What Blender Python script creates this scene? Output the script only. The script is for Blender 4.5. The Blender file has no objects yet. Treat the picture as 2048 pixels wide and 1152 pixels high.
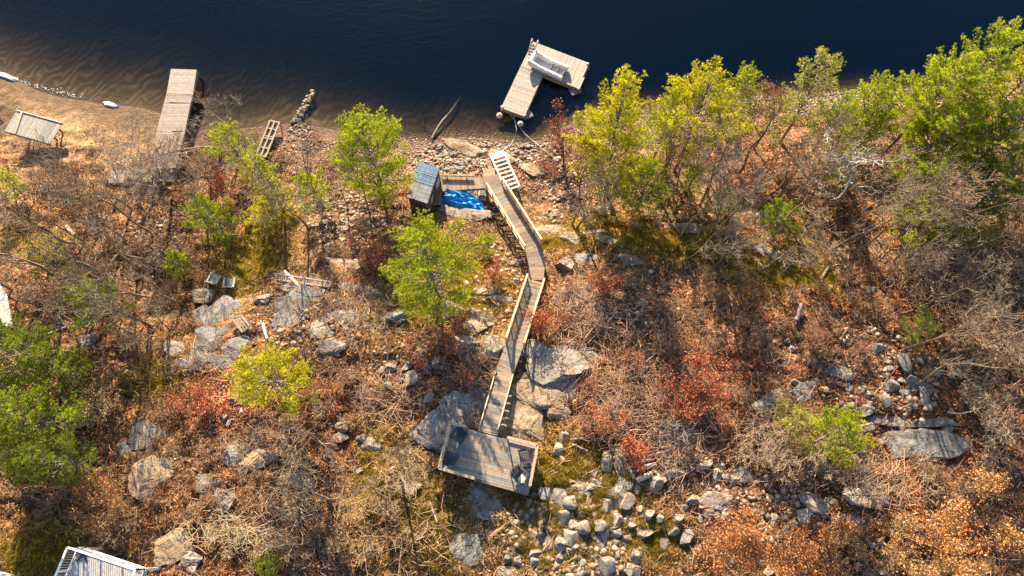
import bpy, math, random
import numpy as np
from mathutils import Vector, Matrix
R = math.radians
scn = bpy.context.scene
# ------------------------------------------------------------------ camera, light, exposure
TILT, FPX, CAMH = R(20.3), 1365.0, 50.0
cam = bpy.data.cameras.new('camera'); camo = bpy.data.objects.new('camera', cam)
scn.collection.objects.link(camo); scn.camera = camo
camo.location = (0, 0, CAMH); camo.rotation_euler = (TILT, 0, 0)
cam.sensor_width = 36; cam.lens = 36*FPX/2048; cam.clip_end = 2000
SUN_EL, SUN_AZ = R(21.5), R(-11)          # azimuth measured from +Y towards +X
w = bpy.data.worlds.new('World'); scn.world = w; w.use_nodes = True
nt = w.node_tree; sky = nt.nodes.new('ShaderNodeTexSky'); sky.sky_type = 'NISHITA'; sky.sun_disc = False
sky.sun_elevation = SUN_EL; sky.sun_rotation = SUN_AZ
nt.links.new(sky.outputs[0], nt.nodes['Background'].inputs[0]); nt.nodes['Background'].inputs[1].default_value = 0.07
sl = bpy.data.lights.new('sun', 'SUN'); sl.energy = 5.0; sl.angle = R(0.5); sl.color = (1, .79, .5)
so = bpy.data.objects.new('sun', sl); scn.collection.objects.link(so); so.location = (0, 60, 80)
SV = Vector((math.cos(SUN_EL)*math.sin(SUN_AZ), math.cos(SUN_EL)*math.cos(SUN_AZ), math.sin(SUN_EL)))
so.rotation_euler = SV.to_track_quat('Z', 'Y').to_euler()
vs = scn.view_settings; vs.view_transform = 'Standard'; vs.look = 'None'; vs.gamma = 1; vs.exposure = 2.0
scn.cycles.max_bounces = 6; scn.cycles.transparent_max_bounces = 8
C = scn.collection

# ------------------------------------------------------------------ noise and terrain height
def _h(i, j, s):
    n = (i.astype(np.int64)*374761393 + j.astype(np.int64)*668265263 + s*1442695041) & 0x7fffffff
    n = ((n ^ (n >> 13))*1274126177) & 0x7fffffff
    return ((n ^ (n >> 16)) & 0xffff)/65535.0
def vn(x, y, s=0):
    xi = np.floor(x); yi = np.floor(y); u = x-xi; v = y-yi
    u = u*u*(3-2*u); v = v*v*(3-2*v); i = xi.astype(np.int64); j = yi.astype(np.int64)
    return (_h(i, j, s)*(1-u)+_h(i+1, j, s)*u)*(1-v)+(_h(i, j+1, s)*(1-u)+_h(i+1, j+1, s)*u)*v
def fbm(x, y, s=0, o=4):
    t = 0; a = .5
    for k in range(o): t = t+a*(vn(x, y, s+k)-.5); x = x*2.03+7.1; y = y*2.03+3.3; a *= .5
    return t
def ray(px, py):
    cx = (px-1024)/FPX; cy = -(py-576)/FPX; c, s = math.cos(TILT), math.sin(TILT)
    return np.array([cx, cy*c+s, cy*s-c])
def at(px, py, z=0.0):
    d = ray(px, py); t = (z-CAMH)/d[2]; return np.array([d[0]*t, d[1]*t, z])
shore_px = [(-900,-60),(-500,20),(0,152),(60,172),(130,190),(200,205),(260,216),(330,232),(400,256),(470,262),(560,250),(640,250),(700,262),(780,276),(860,282),(930,272),(1000,280),(1060,292),(1110,268),(1160,236),(1250,224),(1350,212),(1450,202),(1560,192),(1650,186),(1720,182),(1850,176),(1950,160),(2048,132),(2500,30),(2900,-60)]
_sp = np.array([at(a, b, 0)[:2] for a, b in shore_px])
def shore_y(x): return np.interp(x, _sp[:, 0], _sp[:, 1])
KD = [0, 1.5, 4, 8, 14, 20, 28, 45, 90]
KC = [0, .3, .9, 2.2, 4.7, 6.6, 7.6, 8.6, 9.5]
KL = [0, .12, .3, .75, 2.4, 4.6, 6.6, 8.4, 9.5]
def sm(x, a, b):
    t = np.clip((x-a)/(b-a), 0, 1); return t*t*(3-2*t)
def H(x, y):
    x = np.asarray(x, float); y = np.asarray(y, float)
    d = shore_y(x)-y + fbm(x*.25, y*.25, 5, 2)*1.2
    f = 1-sm(x, -23, -12)
    z = np.interp(d, KD, KC)*(1-f)+np.interp(d, KD, KL)*f
    inl = sm(d, 1, 6)
    z = z + inl*(fbm(x*.16, y*.16, 11, 3)*1.7 + fbm(x*.6+y*.2, y*1.1, 21, 3)*.7) + sm(d, .2, 2)*fbm(x*2.1, y*2.1, 31, 3)*.22
    ks = np.interp(x, [-60, -25, -8, 6, 14, 60], [.11, .12, .22, .3, .42, .5])
    zu = -np.minimum(-d*ks, 5.5)
    return np.where(d > 0, z, zu)
def gnd(px, py, dz=0.0):
    d = ray(px, py); o = np.array([0, 0, CAMH]); z = 3.0
    for _ in range(40):
        t = (z+dz-CAMH)/d[2]; zz = max(float(H(d[0]*t, d[1]*t)), -.0 if dz == 0 else -.3); z = z+.6*(zz-z)
    t = (z+dz-CAMH)/d[2]; return np.array([d[0]*t, d[1]*t, z])
def mpp(px, py):
    g = gnd(px, py); d = ray(px, py); return (CAMH-g[2])/(-d[2])/FPX
def hz(x, y): return float(H(x, y))
rnd = random.Random(7)

# ------------------------------------------------------------------ materials
def newmat(name):
    m = bpy.data.materials.new(name); m.use_nodes = True; n = m.node_tree; n.nodes.clear()
    return m, n
class NB:
    def __init__(s, name): s.m, s.t = newmat(name); s.out = s.n('ShaderNodeOutputMaterial')
    def n(s, ty, **kw):
        nd = s.t.nodes.new(ty)
        for k, v in kw.items():
            if k[0] == '_': setattr(nd, k[1:], v)
            else:
                key = int(k[1:]) if k[0] == 'i' and k[1:].isdigit() else k.replace('__', ' ')
                if hasattr(v, 'is_output'): s.t.links.new(v, nd.inputs[key])
                else: nd.inputs[key].default_value = v
        return nd
    def link(s, a, b): s.t.links.new(a, b)
    def mix(s, f, a, b, mode='MIX'):
        nd = s.t.nodes.new('ShaderNodeMix'); nd.data_type = 'RGBA'; nd.blend_type = mode
        for i, v in ((0, f), (6, a), (7, b)):
            if hasattr(v, 'is_output'): s.link(v, nd.inputs[i])
            else: nd.inputs[i].default_value = v if i == 0 else (tuple(v)+(1,))[:4]
        return nd.outputs[2]
    def ramp(s, f, stops, interp='LINEAR'):
        nd = s.t.nodes.new('ShaderNodeValToRGB'); nd.color_ramp.interpolation = interp; e = nd.color_ramp.elements
        while len(e) < len(stops): e.new(.5)
        for k, (p, c) in enumerate(stops):
            e[k].position = p; e[k].color = (tuple(c)+(1,))[:4] if not isinstance(c, (int, float)) else (c, c, c, 1)
        s.link(f, nd.inputs[0]); return nd.outputs[0]
    def math(s, op, a, b=0.0):
        nd = s.t.nodes.new('ShaderNodeMath'); nd.operation = op
        for i, v in ((0, a), (1, b)):
            if hasattr(v, 'is_output'): s.link(v, nd.inputs[i])
            else: nd.inputs[i].default_value = v
        return nd.outputs[0]
    def noise(s, scale, detail=4, rough=.55, vec=None):
        nd = s.n('ShaderNodeTexNoise', Scale=scale, Detail=detail, Roughness=rough)
        if vec is not None: s.link(vec, nd.inputs['Vector'])
        return nd
    def pos(s): return s.n('ShaderNodeNewGeometry').outputs['Position']
    def obj(s): return s.n('ShaderNodeTexCoord').outputs['Object']
    def bump(s, h, strength=.5, dist=.05):
        return s.n('ShaderNodeBump', Strength=strength, Distance=dist, Height=h).outputs[0]
    def bsdf(s, col, rough=.8, normal=None, **kw):
        p = s.n('ShaderNodeBsdfPrincipled', Roughness=rough, **kw)
        if hasattr(col, 'is_output'): s.link(col, p.inputs['Base Color'])
        else: p.inputs['Base Color'].default_value = tuple(col)+(1,)
        if normal is not None: s.link(normal, p.inputs['Normal'])
        return p
    def done(s, sh): s.link(sh.outputs[0], s.out.inputs[0]); return s.m

def mat_foliage(name, trans=.35, rough=.6):
    b = NB(name); a = b.n('ShaderNodeAttribute', _attribute_name='col').outputs[0]
    p = b.bsdf(a, rough); p.inputs['Specular IOR Level'].default_value = .25
    tr = b.n('ShaderNodeBsdfTranslucent', Color=a)
    mx = b.n('ShaderNodeMixShader', i0=trans, i1=p.outputs[0], i2=tr.outputs[0]); return b.done(mx)
def mat_attr(name, rough=.75, nscale=9, namt=.5, metallic=0.0, bump=.3, stretch=None):
    b = NB(name); a = b.n('ShaderNodeAttribute', _attribute_name='col').outputs[0]
    v = b.obj()
    if stretch:
        mp = b.n('ShaderNodeMapping', Scale=stretch); b.link(v, mp.inputs[0]); v = mp.outputs[0]
    nz = b.noise(nscale, 5, .65, v)
    g = b.ramp(nz.outputs[0], [(.25, 1-namt), (.75, 1+namt*.4)])
    c = b.mix(1.0, a, g, 'MULTIPLY')
    return b.done(b.bsdf(c, rough, b.bump(nz.outputs[0], bump, .02), Metallic=metallic))
MN = mat_foliage('pine_needles', .5, .5)
ML = mat_foliage('dry_leaf', .3, .55)
MW = mat_attr('weathered_wood', .8, 7, .45)
MP = mat_attr('painted_surface', .45, 5, .12, bump=.1)
MTP = mat_attr('tarp_sheet', .65, 3, .3, bump=.6)
MB_ = mat_attr('bark', .9, 14, .5, bump=.8)
MT = mat_attr('twig', .85, 20, .3)

def mat_rock(name, base, dark, light, lichen):
    b = NB(name); v = b.pos()
    n1 = b.noise(.9, 6, .65, v).outputs[0]; n2 = b.noise(5.5, 6, .75, v).outputs[0]; n3 = b.noise(22, 3, .7, v).outputs[0]
    c = b.ramp(n1, [(.3, dark), (.5, base), (.7, light)])
    c = b.mix(b.ramp(n2, [(.36, .85), (.5, 0)]), c, [k*.42 for k in dark])
    c = b.mix(b.ramp(n2, [(.58, 0), (.68, .7)]), c, lichen)
    c = b.mix(.45, c, b.ramp(n3, [(.3, .25), (.7, .95)]), 'MULTIPLY')
    lt = b.ramp(b.noise(1.6, 7, .75, v).outputs[0], [(.5, 0), (.62, .75)]); c = b.mix(lt, c, b.ramp(b.noise(14, 3, .7, v).outputs[0], [(.35, (.06, .035, .02)), (.5, (.2, .1, .05)), (.7, (.33, .21, .1))]))
    mus = b.n('ShaderNodeTexVoronoi', _feature='DISTANCE_TO_EDGE', Scale=.55)
    dv = b.n('ShaderNodeVectorMath', _operation='ADD'); b.link(v, dv.inputs[0]); nz = b.noise(1.3, 3, .5, v); b.link(nz.outputs[1], dv.inputs[1])
    b.link(dv.outputs[0], mus.inputs['Vector'])
    cr = b.ramp(mus.outputs[0], [(0, 0), (.035, 1)])
    c = b.mix(1.0, c, b.mix(cr, (.45, .42, .4), (1, 1, 1)), 'MULTIPLY')
    h = b.math('ADD', b.math('MULTIPLY', n2, .6), b.math('ADD', b.math('MULTIPLY', n3, .25), b.math('MULTIPLY', cr, .25)))
    return b.done(b.bsdf(c, .9, b.bump(h, .9, .12)))
MR = mat_rock('grey_granite', (.36, .32, .29), (.20, .175, .16), (.50, .45, .40), (.42, .42, .36))
MRT = mat_rock('tan_granite', (.42, .32, .23), (.25, .18, .13), (.55, .43, .32), (.38, .36, .27))
MRB = mat_rock('blue_grey_granite', (.28, .28, .285), (.15, .15, .16), (.42, .42, .42), (.36, .4, .4))

# ------------------------------------------------------------------ mesh building
def setcols(me, cols):
    a = me.color_attributes.new('col', 'FLOAT_COLOR', 'POINT')
    c = np.ones((len(cols), 4), np.float32); c[:, :3] = cols
    a.data.foreach_set('color', c.ravel())
def fastmesh(name, V, F, cols=None, smooth=False):
    """V (n,3), F (m,k) int with constant k"""
    me = bpy.data.meshes.new(name); V = np.asarray(V, np.float32); F = np.asarray(F, np.int32); m, k = F.shape
    me.vertices.add(len(V)); me.vertices.foreach_set('co', V.ravel())
    me.loops.add(m*k); me.loops.foreach_set('vertex_index', F.ravel())
    me.polygons.add(m); me.polygons.foreach_set('loop_start', np.arange(0, m*k, k, dtype=np.int32))
    if smooth: me.polygons.foreach_set('use_smooth', np.ones(m, bool))
    me.update(calc_edges=True)
    if cols is not None: setcols(me, cols)
    return me
def link(name, me, mat=None, parent=None, label=None):
    o = bpy.data.objects.new(name, me); C.objects.link(o)
    if mat is not None and me is not None: me.materials.clear(); me.materials.append(mat)
    if parent is not None: o.parent = parent
    if label: o['label'] = label
    return o
def tag(o, label=None, cat=None, group=None, kind=None):
    if label: o['label'] = label
    if cat: o['category'] = cat
    if group: o['group'] = group
    if kind: o['kind'] = kind
    return o
def thing(name, loc, label, cat, group=None, rz=0.0):
    o = bpy.data.objects.new(name, None); C.objects.link(o); o.location = [float(k) for k in loc]; o.rotation_euler = (0, 0, rz)
    o.empty_display_size = .3
    return tag(o, label, cat, group)
def copy_tree(o, parent=None):
    c = o.copy(); C.objects.link(c); c.parent = parent
    for ch in list(o.children): copy_tree(ch, c)
    return c
class MB:
    def __init__(s): s.V = []; s.F = []; s.c = []
    def add(s, vs, fs, col):
        n = len(s.V); s.V += [tuple(map(float, v)) for v in vs]; s.F += [tuple(n+i for i in f) for f in fs]
        s.c += [col]*len(vs)
    def frame(s, o, X, Y, Z, sx, sy, sz, col):
        o, X, Y, Z = (np.array(k, float) for k in (o, X, Y, Z)); vs = []
        for a in (-.5, .5):
            for b in (-.5, .5):
                for c in (-.5, .5): vs.append(o+X*a*sx+Y*b*sy+Z*c*sz)
        s.add(vs, [(0, 1, 3, 2), (4, 6, 7, 5), (0, 4, 5, 1), (2, 3, 7, 6), (0, 2, 6, 4), (1, 5, 7, 3)], col)
    def box(s, o, sx, sy, sz, col, rz=0.0):
        c, n = math.cos(rz), math.sin(rz); s.frame(o, (c, n, 0), (-n, c, 0), (0, 0, 1), sx, sy, sz, col)
    def beam(s, a, b, wd, ht, col, up=(0, 0, 1)):
        a = np.array(a, float); b = np.array(b, float); X = b-a; L = np.linalg.norm(X)
        if L < 1e-5: return
        X = X/L; up = np.array(up, float); Y = np.cross(up, X); n = np.linalg.norm(Y)
        if n < 1e-3: Y = np.cross((1, 0, 0), X); n = np.linalg.norm(Y)
        Y /= n; Z = np.cross(X, Y); s.frame((a+b)/2, X, Y, Z, L, wd, ht, col)
    def tube(s, a, b, r0, r1, col, n=8, cap=True):
        a = np.array(a, float); b = np.array(b, float); X = b-a; X /= max(np.linalg.norm(X), 1e-6)
        t = np.array((0, 0, 1.)) if abs(X[2]) < .9 else np.array((1., 0, 0)); U = np.cross(X, t); U /= np.linalg.norm(U); W = np.cross(X, U)
        vs = [p+(U*math.cos(2*math.pi*i/n)+W*math.sin(2*math.pi*i/n))*r for p, r in ((a, r0), (b, r1)) for i in range(n)]
        fs = [(i, (i+1) % n, n+(i+1) % n, n+i) for i in range(n)]
        if cap: fs += [tuple(range(n))[::-1], tuple(range(n, 2*n))]
        s.add(vs, fs, col)
    def path(s, pts, r, col, n=6):
        for i in range(len(pts)-1): s.tube(pts[i], pts[i+1], r, r, col, n)
    def build(s, name, mat, parent=None, smooth=False, org=None, label=None):
        V = np.array(s.V)
        if org is not None: V = V-np.array(org)
        elif parent is not None: V = V-np.array(parent.location)
        me = bpy.data.meshes.new(name); me.from_pydata(V.tolist(), [], s.F); me.update(); setcols(me, np.array(s.c)[:, :3])
        if smooth:
            me.polygons.foreach_set('use_smooth', np.ones(len(me.polygons), bool)); me.set_sharp_from_angle(angle=R(40))
        o = link(name, me, mat, parent, label)
        if org is not None: o.location = [float(k) for k in org]
        return o
def jit(c, a=.15, r=rnd):
    k = 1+r.uniform(-a, a); h = r.uniform(-a, a)*.45; return tuple(min(1, x*k*(1+q)) for x, q in zip(c, (h, 0, -h*1.3)))

# ------------------------------------------------------------------ terrain
def axis(a, b, st, lo, hi):
    l = [a]; s = st
    while l[-1] > lo: s *= 1.35; l.append(l[-1]-s)
    r_ = [b]; s = st
    while r_[-1] < hi: s *= 1.35; r_.append(r_[-1]+s)
    return np.array(l[::-1]+list(np.arange(a+st, b-st*.5, st))+r_)
def terrain():
    xs = axis(-50, 50, .18, -170, 170); ys = axis(-4, 46, .18, -60, 170)
    X, Y = np.meshgrid(xs, ys); Z = H(X, Y); nx, ny = len(xs), len(ys)
    V = np.stack([X.ravel(), Y.ravel(), Z.ravel()], 1)
    i = np.arange(nx-1); j = np.arange(ny-1); I, J = np.meshgrid(i, j); a = (J*nx+I).ravel()
    F = np.stack([a, a+1, a+nx+1, a+nx], 1)
    me = fastmesh('ground', V, F, None, True)
    zone = np.zeros((len(V), 4), np.float32); zone[:, 3] = 1
    # R moss/green, G sand, B gravel/stone soil
    def blob(ch, px, py, rx, ry, s, rot=0):
        g = gnd(px, py); k = mpp(px, py); dx = V[:, 0]-g[0]; dy = V[:, 1]-g[1]; c_, s_ = math.cos(R(-rot)), math.sin(R(-rot))
        u = (dx*c_+dy*s_)/(rx*k); v = (-dx*s_+dy*c_)/(ry*k*1.15)
        q = s*np.exp(-(u*u+v*v)*1.2); zone[:, ch] = np.maximum(zone[:, ch], q)
    for a_ in MOSS: blob(0, *a_)
    for a_ in SAND: blob(1, *a_)
    for a_ in GRAV: blob(2, *a_)
    d = shore_y(V[:, 0])-V[:, 1]
    zone[:, 1] = np.maximum(zone[:, 1], ((1-sm(V[:, 0], -32, -22))*(1-sm(d, 5, 10))))
    zone[:, 2] = np.maximum(zone[:, 2], (1-sm(d, 1.5, 4.5))*sm(V[:, 0], -26, -20)*.9)
    at_ = me.color_attributes.new('zone', 'FLOAT_COLOR', 'POINT'); at_.data.foreach_set('color', zone.ravel())
    b = NB('forest_floor'); v = b.pos()
    z = b.n('ShaderNodeAttribute', _attribute_name='zone').outputs[0]; sep = b.n('ShaderNodeSeparateColor'); b.link(z, sep.inputs[0])
    vo = b.n('ShaderNodeTexVoronoi', Scale=7.5, Randomness=1); b.link(v, vo.inputs['Vector'])
    sv = b.n('ShaderNodeSeparateColor'); b.link(vo.outputs['Color'], sv.inputs[0])
    leaf = b.ramp(sv.outputs[0], [(0, (.035, .018, .010)), (.22, (.09, .042, .022)), (.42, (.17, .075, .034)), (.6, (.25, .115, .05)), (.78, (.19, .125, .07)), (.92, (.34, .2, .10)), (1, (.42, .3, .18))])
    big = b.noise(.28, 5, .6, v).outputs[0]; mid = b.noise(1.7, 6, .7, v).outputs[0]; fine = b.noise(18, 4, .7, v).outputs[0]
    tint = b.ramp(big, [(.36, (.5, .52, .45)), (.5, (.9, .88, .85)), (.64, (1.25, .92, .7))])
    c = b.mix(1.0, leaf, tint, 'MULTIPLY')
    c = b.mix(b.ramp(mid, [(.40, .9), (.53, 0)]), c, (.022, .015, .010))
    moss = b.math('MULTIPLY', sep.outputs[0], b.ramp(mid, [(.38, .1), (.55, 1.3)]))
    c = b.mix(moss, c, b.ramp(fine, [(.3, (.14, .11, .015)), (.5, (.34, .25, .035)), (.72, (.55, .34, .07))]))
    sand = b.math('MULTIPLY', sep.outputs[1], b.ramp(b.noise(.7, 6, .7, v).outputs[0], [(.33, .55), (.5, 1)]))
    c = b.mix(sand, c, b.ramp(b.math('ADD', b.math('MULTIPLY', fine, .45), b.math('MULTIPLY', mid, .55)), [(.36, (.11, .06, .03)), (.47, (.24, .14, .07)), (.56, (.36, .23, .12)), (.68, (.44, .31, .18))]))
    vg = b.n('ShaderNodeTexVoronoi', Scale=9, Randomness=1); b.link(v, vg.inputs['Vector'])
    sg = b.n('ShaderNodeSeparateColor'); b.link(vg.outputs['Color'], sg.inputs[0])
    grav = b.ramp(sg.outputs[1], [(0, (.06, .03, .02)), (.35, (.13, .065, .04)), (.7, (.22, .12, .08)), (1, (.34, .24, .18))])
    c = b.mix(b.math('MULTIPLY', sep.outputs[2], b.ramp(mid, [(.35, .5), (.5, 1)])), c, grav)
    sz = b.n('ShaderNodeSeparateXYZ'); b.link(v, sz.inputs[0])
    # lake bed: brown sand with golden light ripples painted in, darker with depth; damp strip at the waterline
    light_rip = b.n('ShaderNodeTexWave', Scale=.6, Distortion=14, Detail=6); light_rip.inputs['Detail Scale'].default_value = 1.1
    mp = b.n('ShaderNodeMapping', Rotation=(0, 0, R(62)), Scale=(1, .45, 1)); b.link(v, mp.inputs[0]); b.link(mp.outputs[0], light_rip.inputs[0])
    bed = b.ramp(b.math('MULTIPLY', light_rip.outputs[1], b.ramp(b.noise(.5, 5, .6, v).outputs[0], [(.35, .3), (.65, 1.1)])), [(0, (.10, .072, .035)), (.5, (.17, .12, .055)), (1, (.30, .21, .09))])
    under = b.n('ShaderNodeMapRange'); b.link(sz.outputs[2], under.inputs[0]); under.inputs[1].default_value = .03; under.inputs[2].default_value = -.10
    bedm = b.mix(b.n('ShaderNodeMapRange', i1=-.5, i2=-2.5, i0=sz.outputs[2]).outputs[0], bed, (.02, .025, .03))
    damp = b.n('ShaderNodeMapRange', i1=.28, i2=.05, i0=sz.outputs[2]).outputs[0]
    c = b.mix(b.math('MULTIPLY', damp, .9), c, b.mix(.7, c, (.05, .028, .018), 'MIX'))
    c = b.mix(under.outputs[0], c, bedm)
    h = b.math('ADD', b.math('MULTIPLY', vo.outputs[0], -.5), b.math('ADD', b.math('MULTIPLY', mid, 1.2), b.math('MULTIPLY', fine, .5)))
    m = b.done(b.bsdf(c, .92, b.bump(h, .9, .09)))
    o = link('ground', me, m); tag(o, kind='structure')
MOSS = [(1130,960,110,70,.75),(1230,990,80,50,.6),(1120,1020,100,40,.5),(1540,540,90,45,1,-30),(1620,560,110,16,1,30),(1290,480,160,35,.8,12),(1400,500,100,30,.6),(520,510,90,50,.8),(470,560,50,40,.8),(560,440,60,30,.7),(450,620,30,25,1),(1095,480,50,25,.9),(1190,1050,70,60,.6),(900,600,200,80,.3),(970,560,60,90,.4),(850,1050,120,90,.3),(1940,460,60,40,.9),(1200,440,90,30,.6),(310,750,60,50,.7),(100,1100,120,60,.45),(1300,1080,60,40,.7),(1080,1080,80,60,.5),(60,480,80,30,.5),(750,950,40,80,.5)]
SAND = [(60,260,120,60,1),(60,330,120,60,.9),(40,390,90,50,.8),(230,240,110,30,.9),(380,250,50,20,.5)]
GRAV = [(960,1030,45,70,1),(900,345,90,40,.9),(780,310,130,25,.9),(1150,350,60,60,.5),(640,420,90,40,.5),(980,1100,40,40,.9),(1680,205,80,25,1),(1800,190,80,20,.9),(1600,200,60,15,.9),(600,280,80,30,.8),(1130,1080,130,70,.35),(1450,640,300,150,.12)]
terrain()

# water: closed body, clear at the edge and dark with depth
b = NB('lake_water'); v = b.pos()
mpn = b.n('ShaderNodeMapping', Rotation=(0, 0, R(-20)), Scale=(.75, 2.2, 1)); b.link(v, mpn.inputs[0])
n1 = b.noise(1.1, 5, .6, mpn.outputs[0]).outputs[0]; n2 = b.noise(4.5, 3, .6, mpn.outputs[0]).outputs[0]
hh = b.math('ADD', b.math('MULTIPLY', n1, 1.0), b.math('MULTIPLY', n2, .25))
bp = b.bump(hh, .55, .055)
gl = b.n('ShaderNodeBsdfGlossy', Roughness=.12, Color=(.42, .6, .85, 1), Normal=bp)
tr = b.n('ShaderNodeBsdfTransparent', Color=(.86, .84, .8, 1))
df = b.n('ShaderNodeBsdfDiffuse', Color=(.001, .018, .048, 1), Normal=bp)
lw = b.n('ShaderNodeLayerWeight', Normal=bp); fr = b.math('ADD', b.math('MULTIPLY', b.math('POWER', lw.outputs[1], 5.0), .98), .02)
m1 = b.n('ShaderNodeMixShader', i0=.14, i1=tr.outputs[0], i2=df.outputs[0])
m2 = b.n('ShaderNodeMixShader', i0=fr, i1=m1.outputs[0], i2=gl.outputs[0])
va = b.n('ShaderNodeVolumeAbsorption', Color=(.50, .47, .27, 1), Density=1.9)
b.link(va.outputs[0], b.out.inputs[1]); MWAT = b.done(m2)
q = MB(); q.box((0, 75, -4.5), 338, 188, 9, (.1, .1, .1)); o = q.build('lake_water', MWAT); tag(o, kind='structure')

# ------------------------------------------------------------------ vegetation generators
def tubes_np(S):
    """S (n,8): p0 p1 r0 r1 -> 3-sided prisms"""
    S = np.asarray(S, float); p0, p1, r0, r1 = S[:, :3], S[:, 3:6], S[:, 6], S[:, 7]
    X = p1-p0; X /= np.linalg.norm(X, axis=1)[:, None]+1e-9
    t = np.where(np.abs(X[:, 2:3]) < .9, [[0, 0, 1.]], [[1., 0, 0]]); U = np.cross(X, t); U /= np.linalg.norm(U, axis=1)[:, None]; W = np.cross(X, U)
    K = 4; vs = []
    for p, r in ((p0, r0), (p1, r1)):
        for i in range(K):
            a = 2*math.pi*i/K; vs.append(p+(U*math.cos(a)+W*math.sin(a))*r[:, None])
    V = np.stack(vs, 1).reshape(-1, 3); n = len(S); base = (np.arange(n)*2*K)[:, None]
    F = np.concatenate([base+np.array([[i, (i+1) % K, K+(i+1) % K, K+i]]) for i in range(K)], 0)
    return V, F
PB = [.8]
def skeleton(r, h, spread, levels=4, up=.55, wig=.25, trunk_r=.09, n0=5, kids=3, bare=.3, lean=(0, 0), tipr=.006):
    S = []; tips = []
    def go(p, d, L, rad, lev):
        n = max(2, n0-lev); st = L/n
        for k in range(n):
            d = d+np.array([r.gauss(0, wig), r.gauss(0, wig), r.gauss(0, wig*.5)+up*.12]); d = d/np.linalg.norm(d)
            q_ = p+d*st; r2 = max(tipr, rad*(1-.7*(k+1)/n) if lev else rad*(1-.75*(k+1)/n))
            S.append((*p, *q_, max(tipr, rad*(1-.7*k/n)), r2)); p = q_
            if lev < levels and (lev > 0 or (k+1)/n > bare):
                for _ in range(kids if lev < levels-1 else kids+1):
                    if r.random() < PB[0]:
                        a = r.uniform(0, 2*math.pi); e = np.array([math.cos(a), math.sin(a), r.uniform(-.1, .6)])
                        nd = d*.5+e*spread; nd /= np.linalg.norm(nd)
                        go(q_, nd, L*r.uniform(.42, .66)*(1-.35*k/n), r2*.65, lev+1)
            if lev >= levels-1: tips.append(q_)
    d0 = np.array([lean[0], lean[1], 1.]); d0 /= np.linalg.norm(d0)
    go(np.zeros(3)-np.array([0, 0, .1]), d0, h, trunk_r, 0)
    return np.array(S), np.array(tips)
def leaves_np(P, size, rs, pal, flat=.5, jc=.25):
    n = len(P); s = size*rs.uniform(.6, 1.35, n)
    nrm = rs.normal(0, flat, (n, 3)); nrm[:, 2] += 1; nrm /= np.linalg.norm(nrm, axis=1)[:, None]
    a = rs.normal(0, 1, (n, 3)); U = np.cross(nrm, a); U /= np.linalg.norm(U, axis=1)[:, None]; W = np.cross(nrm, U)
    e = s[:, None]*.5; bow = nrm*e*rs.uniform(-.4, .5, n)[:, None]
    V = np.stack([P-U*e, P-W*e*.62+bow, P+U*e, P+W*e*.62+bow], 1).reshape(-1, 3)
    F = np.arange(n*4).reshape(-1, 4)
    pal = np.array(pal); c = pal[rs.randint(0, len(pal), n)]*rs.uniform(1-jc, 1+jc, (n, 1)); return V, F, np.repeat(c, 4, 0)
def needles_np(P, D, size, rs, col, per=9, width=.016, bri=None):
    n = len(P); P = np.repeat(P, per, 0); D = np.repeat(D, per, 0)
    d = D*.7+rs.normal(0, .55, P.shape); d /= np.linalg.norm(d, axis=1)[:, None]
    L = (size*rs.uniform(.6, 1.25, len(P)))[:, None]; U = np.cross(d, rs.normal(0, 1, P.shape)); U /= np.linalg.norm(U, axis=1)[:, None]
    V = np.stack([P-U*width, P+U*width, P+d*L+U*width*.25], 1).reshape(-1, 3); F = np.arange(len(P)*3).reshape(-1, 3)
    base = np.repeat(rs.uniform(.7, 1.25, (n, 1))*(1 if bri is None else bri[:, None]), per, 0); yel = np.repeat(rs.uniform(0, 1, (n, 1)), per, 0)
    col = np.array(col)[None]; c = col*base*rs.uniform(.8, 1.2, (len(P), 1))
    c = c*(1-.3*yel)+np.array([[.30, .32, .03]])*.9*yel*.3
    return V, F, np.repeat(c, 3, 0)
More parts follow.
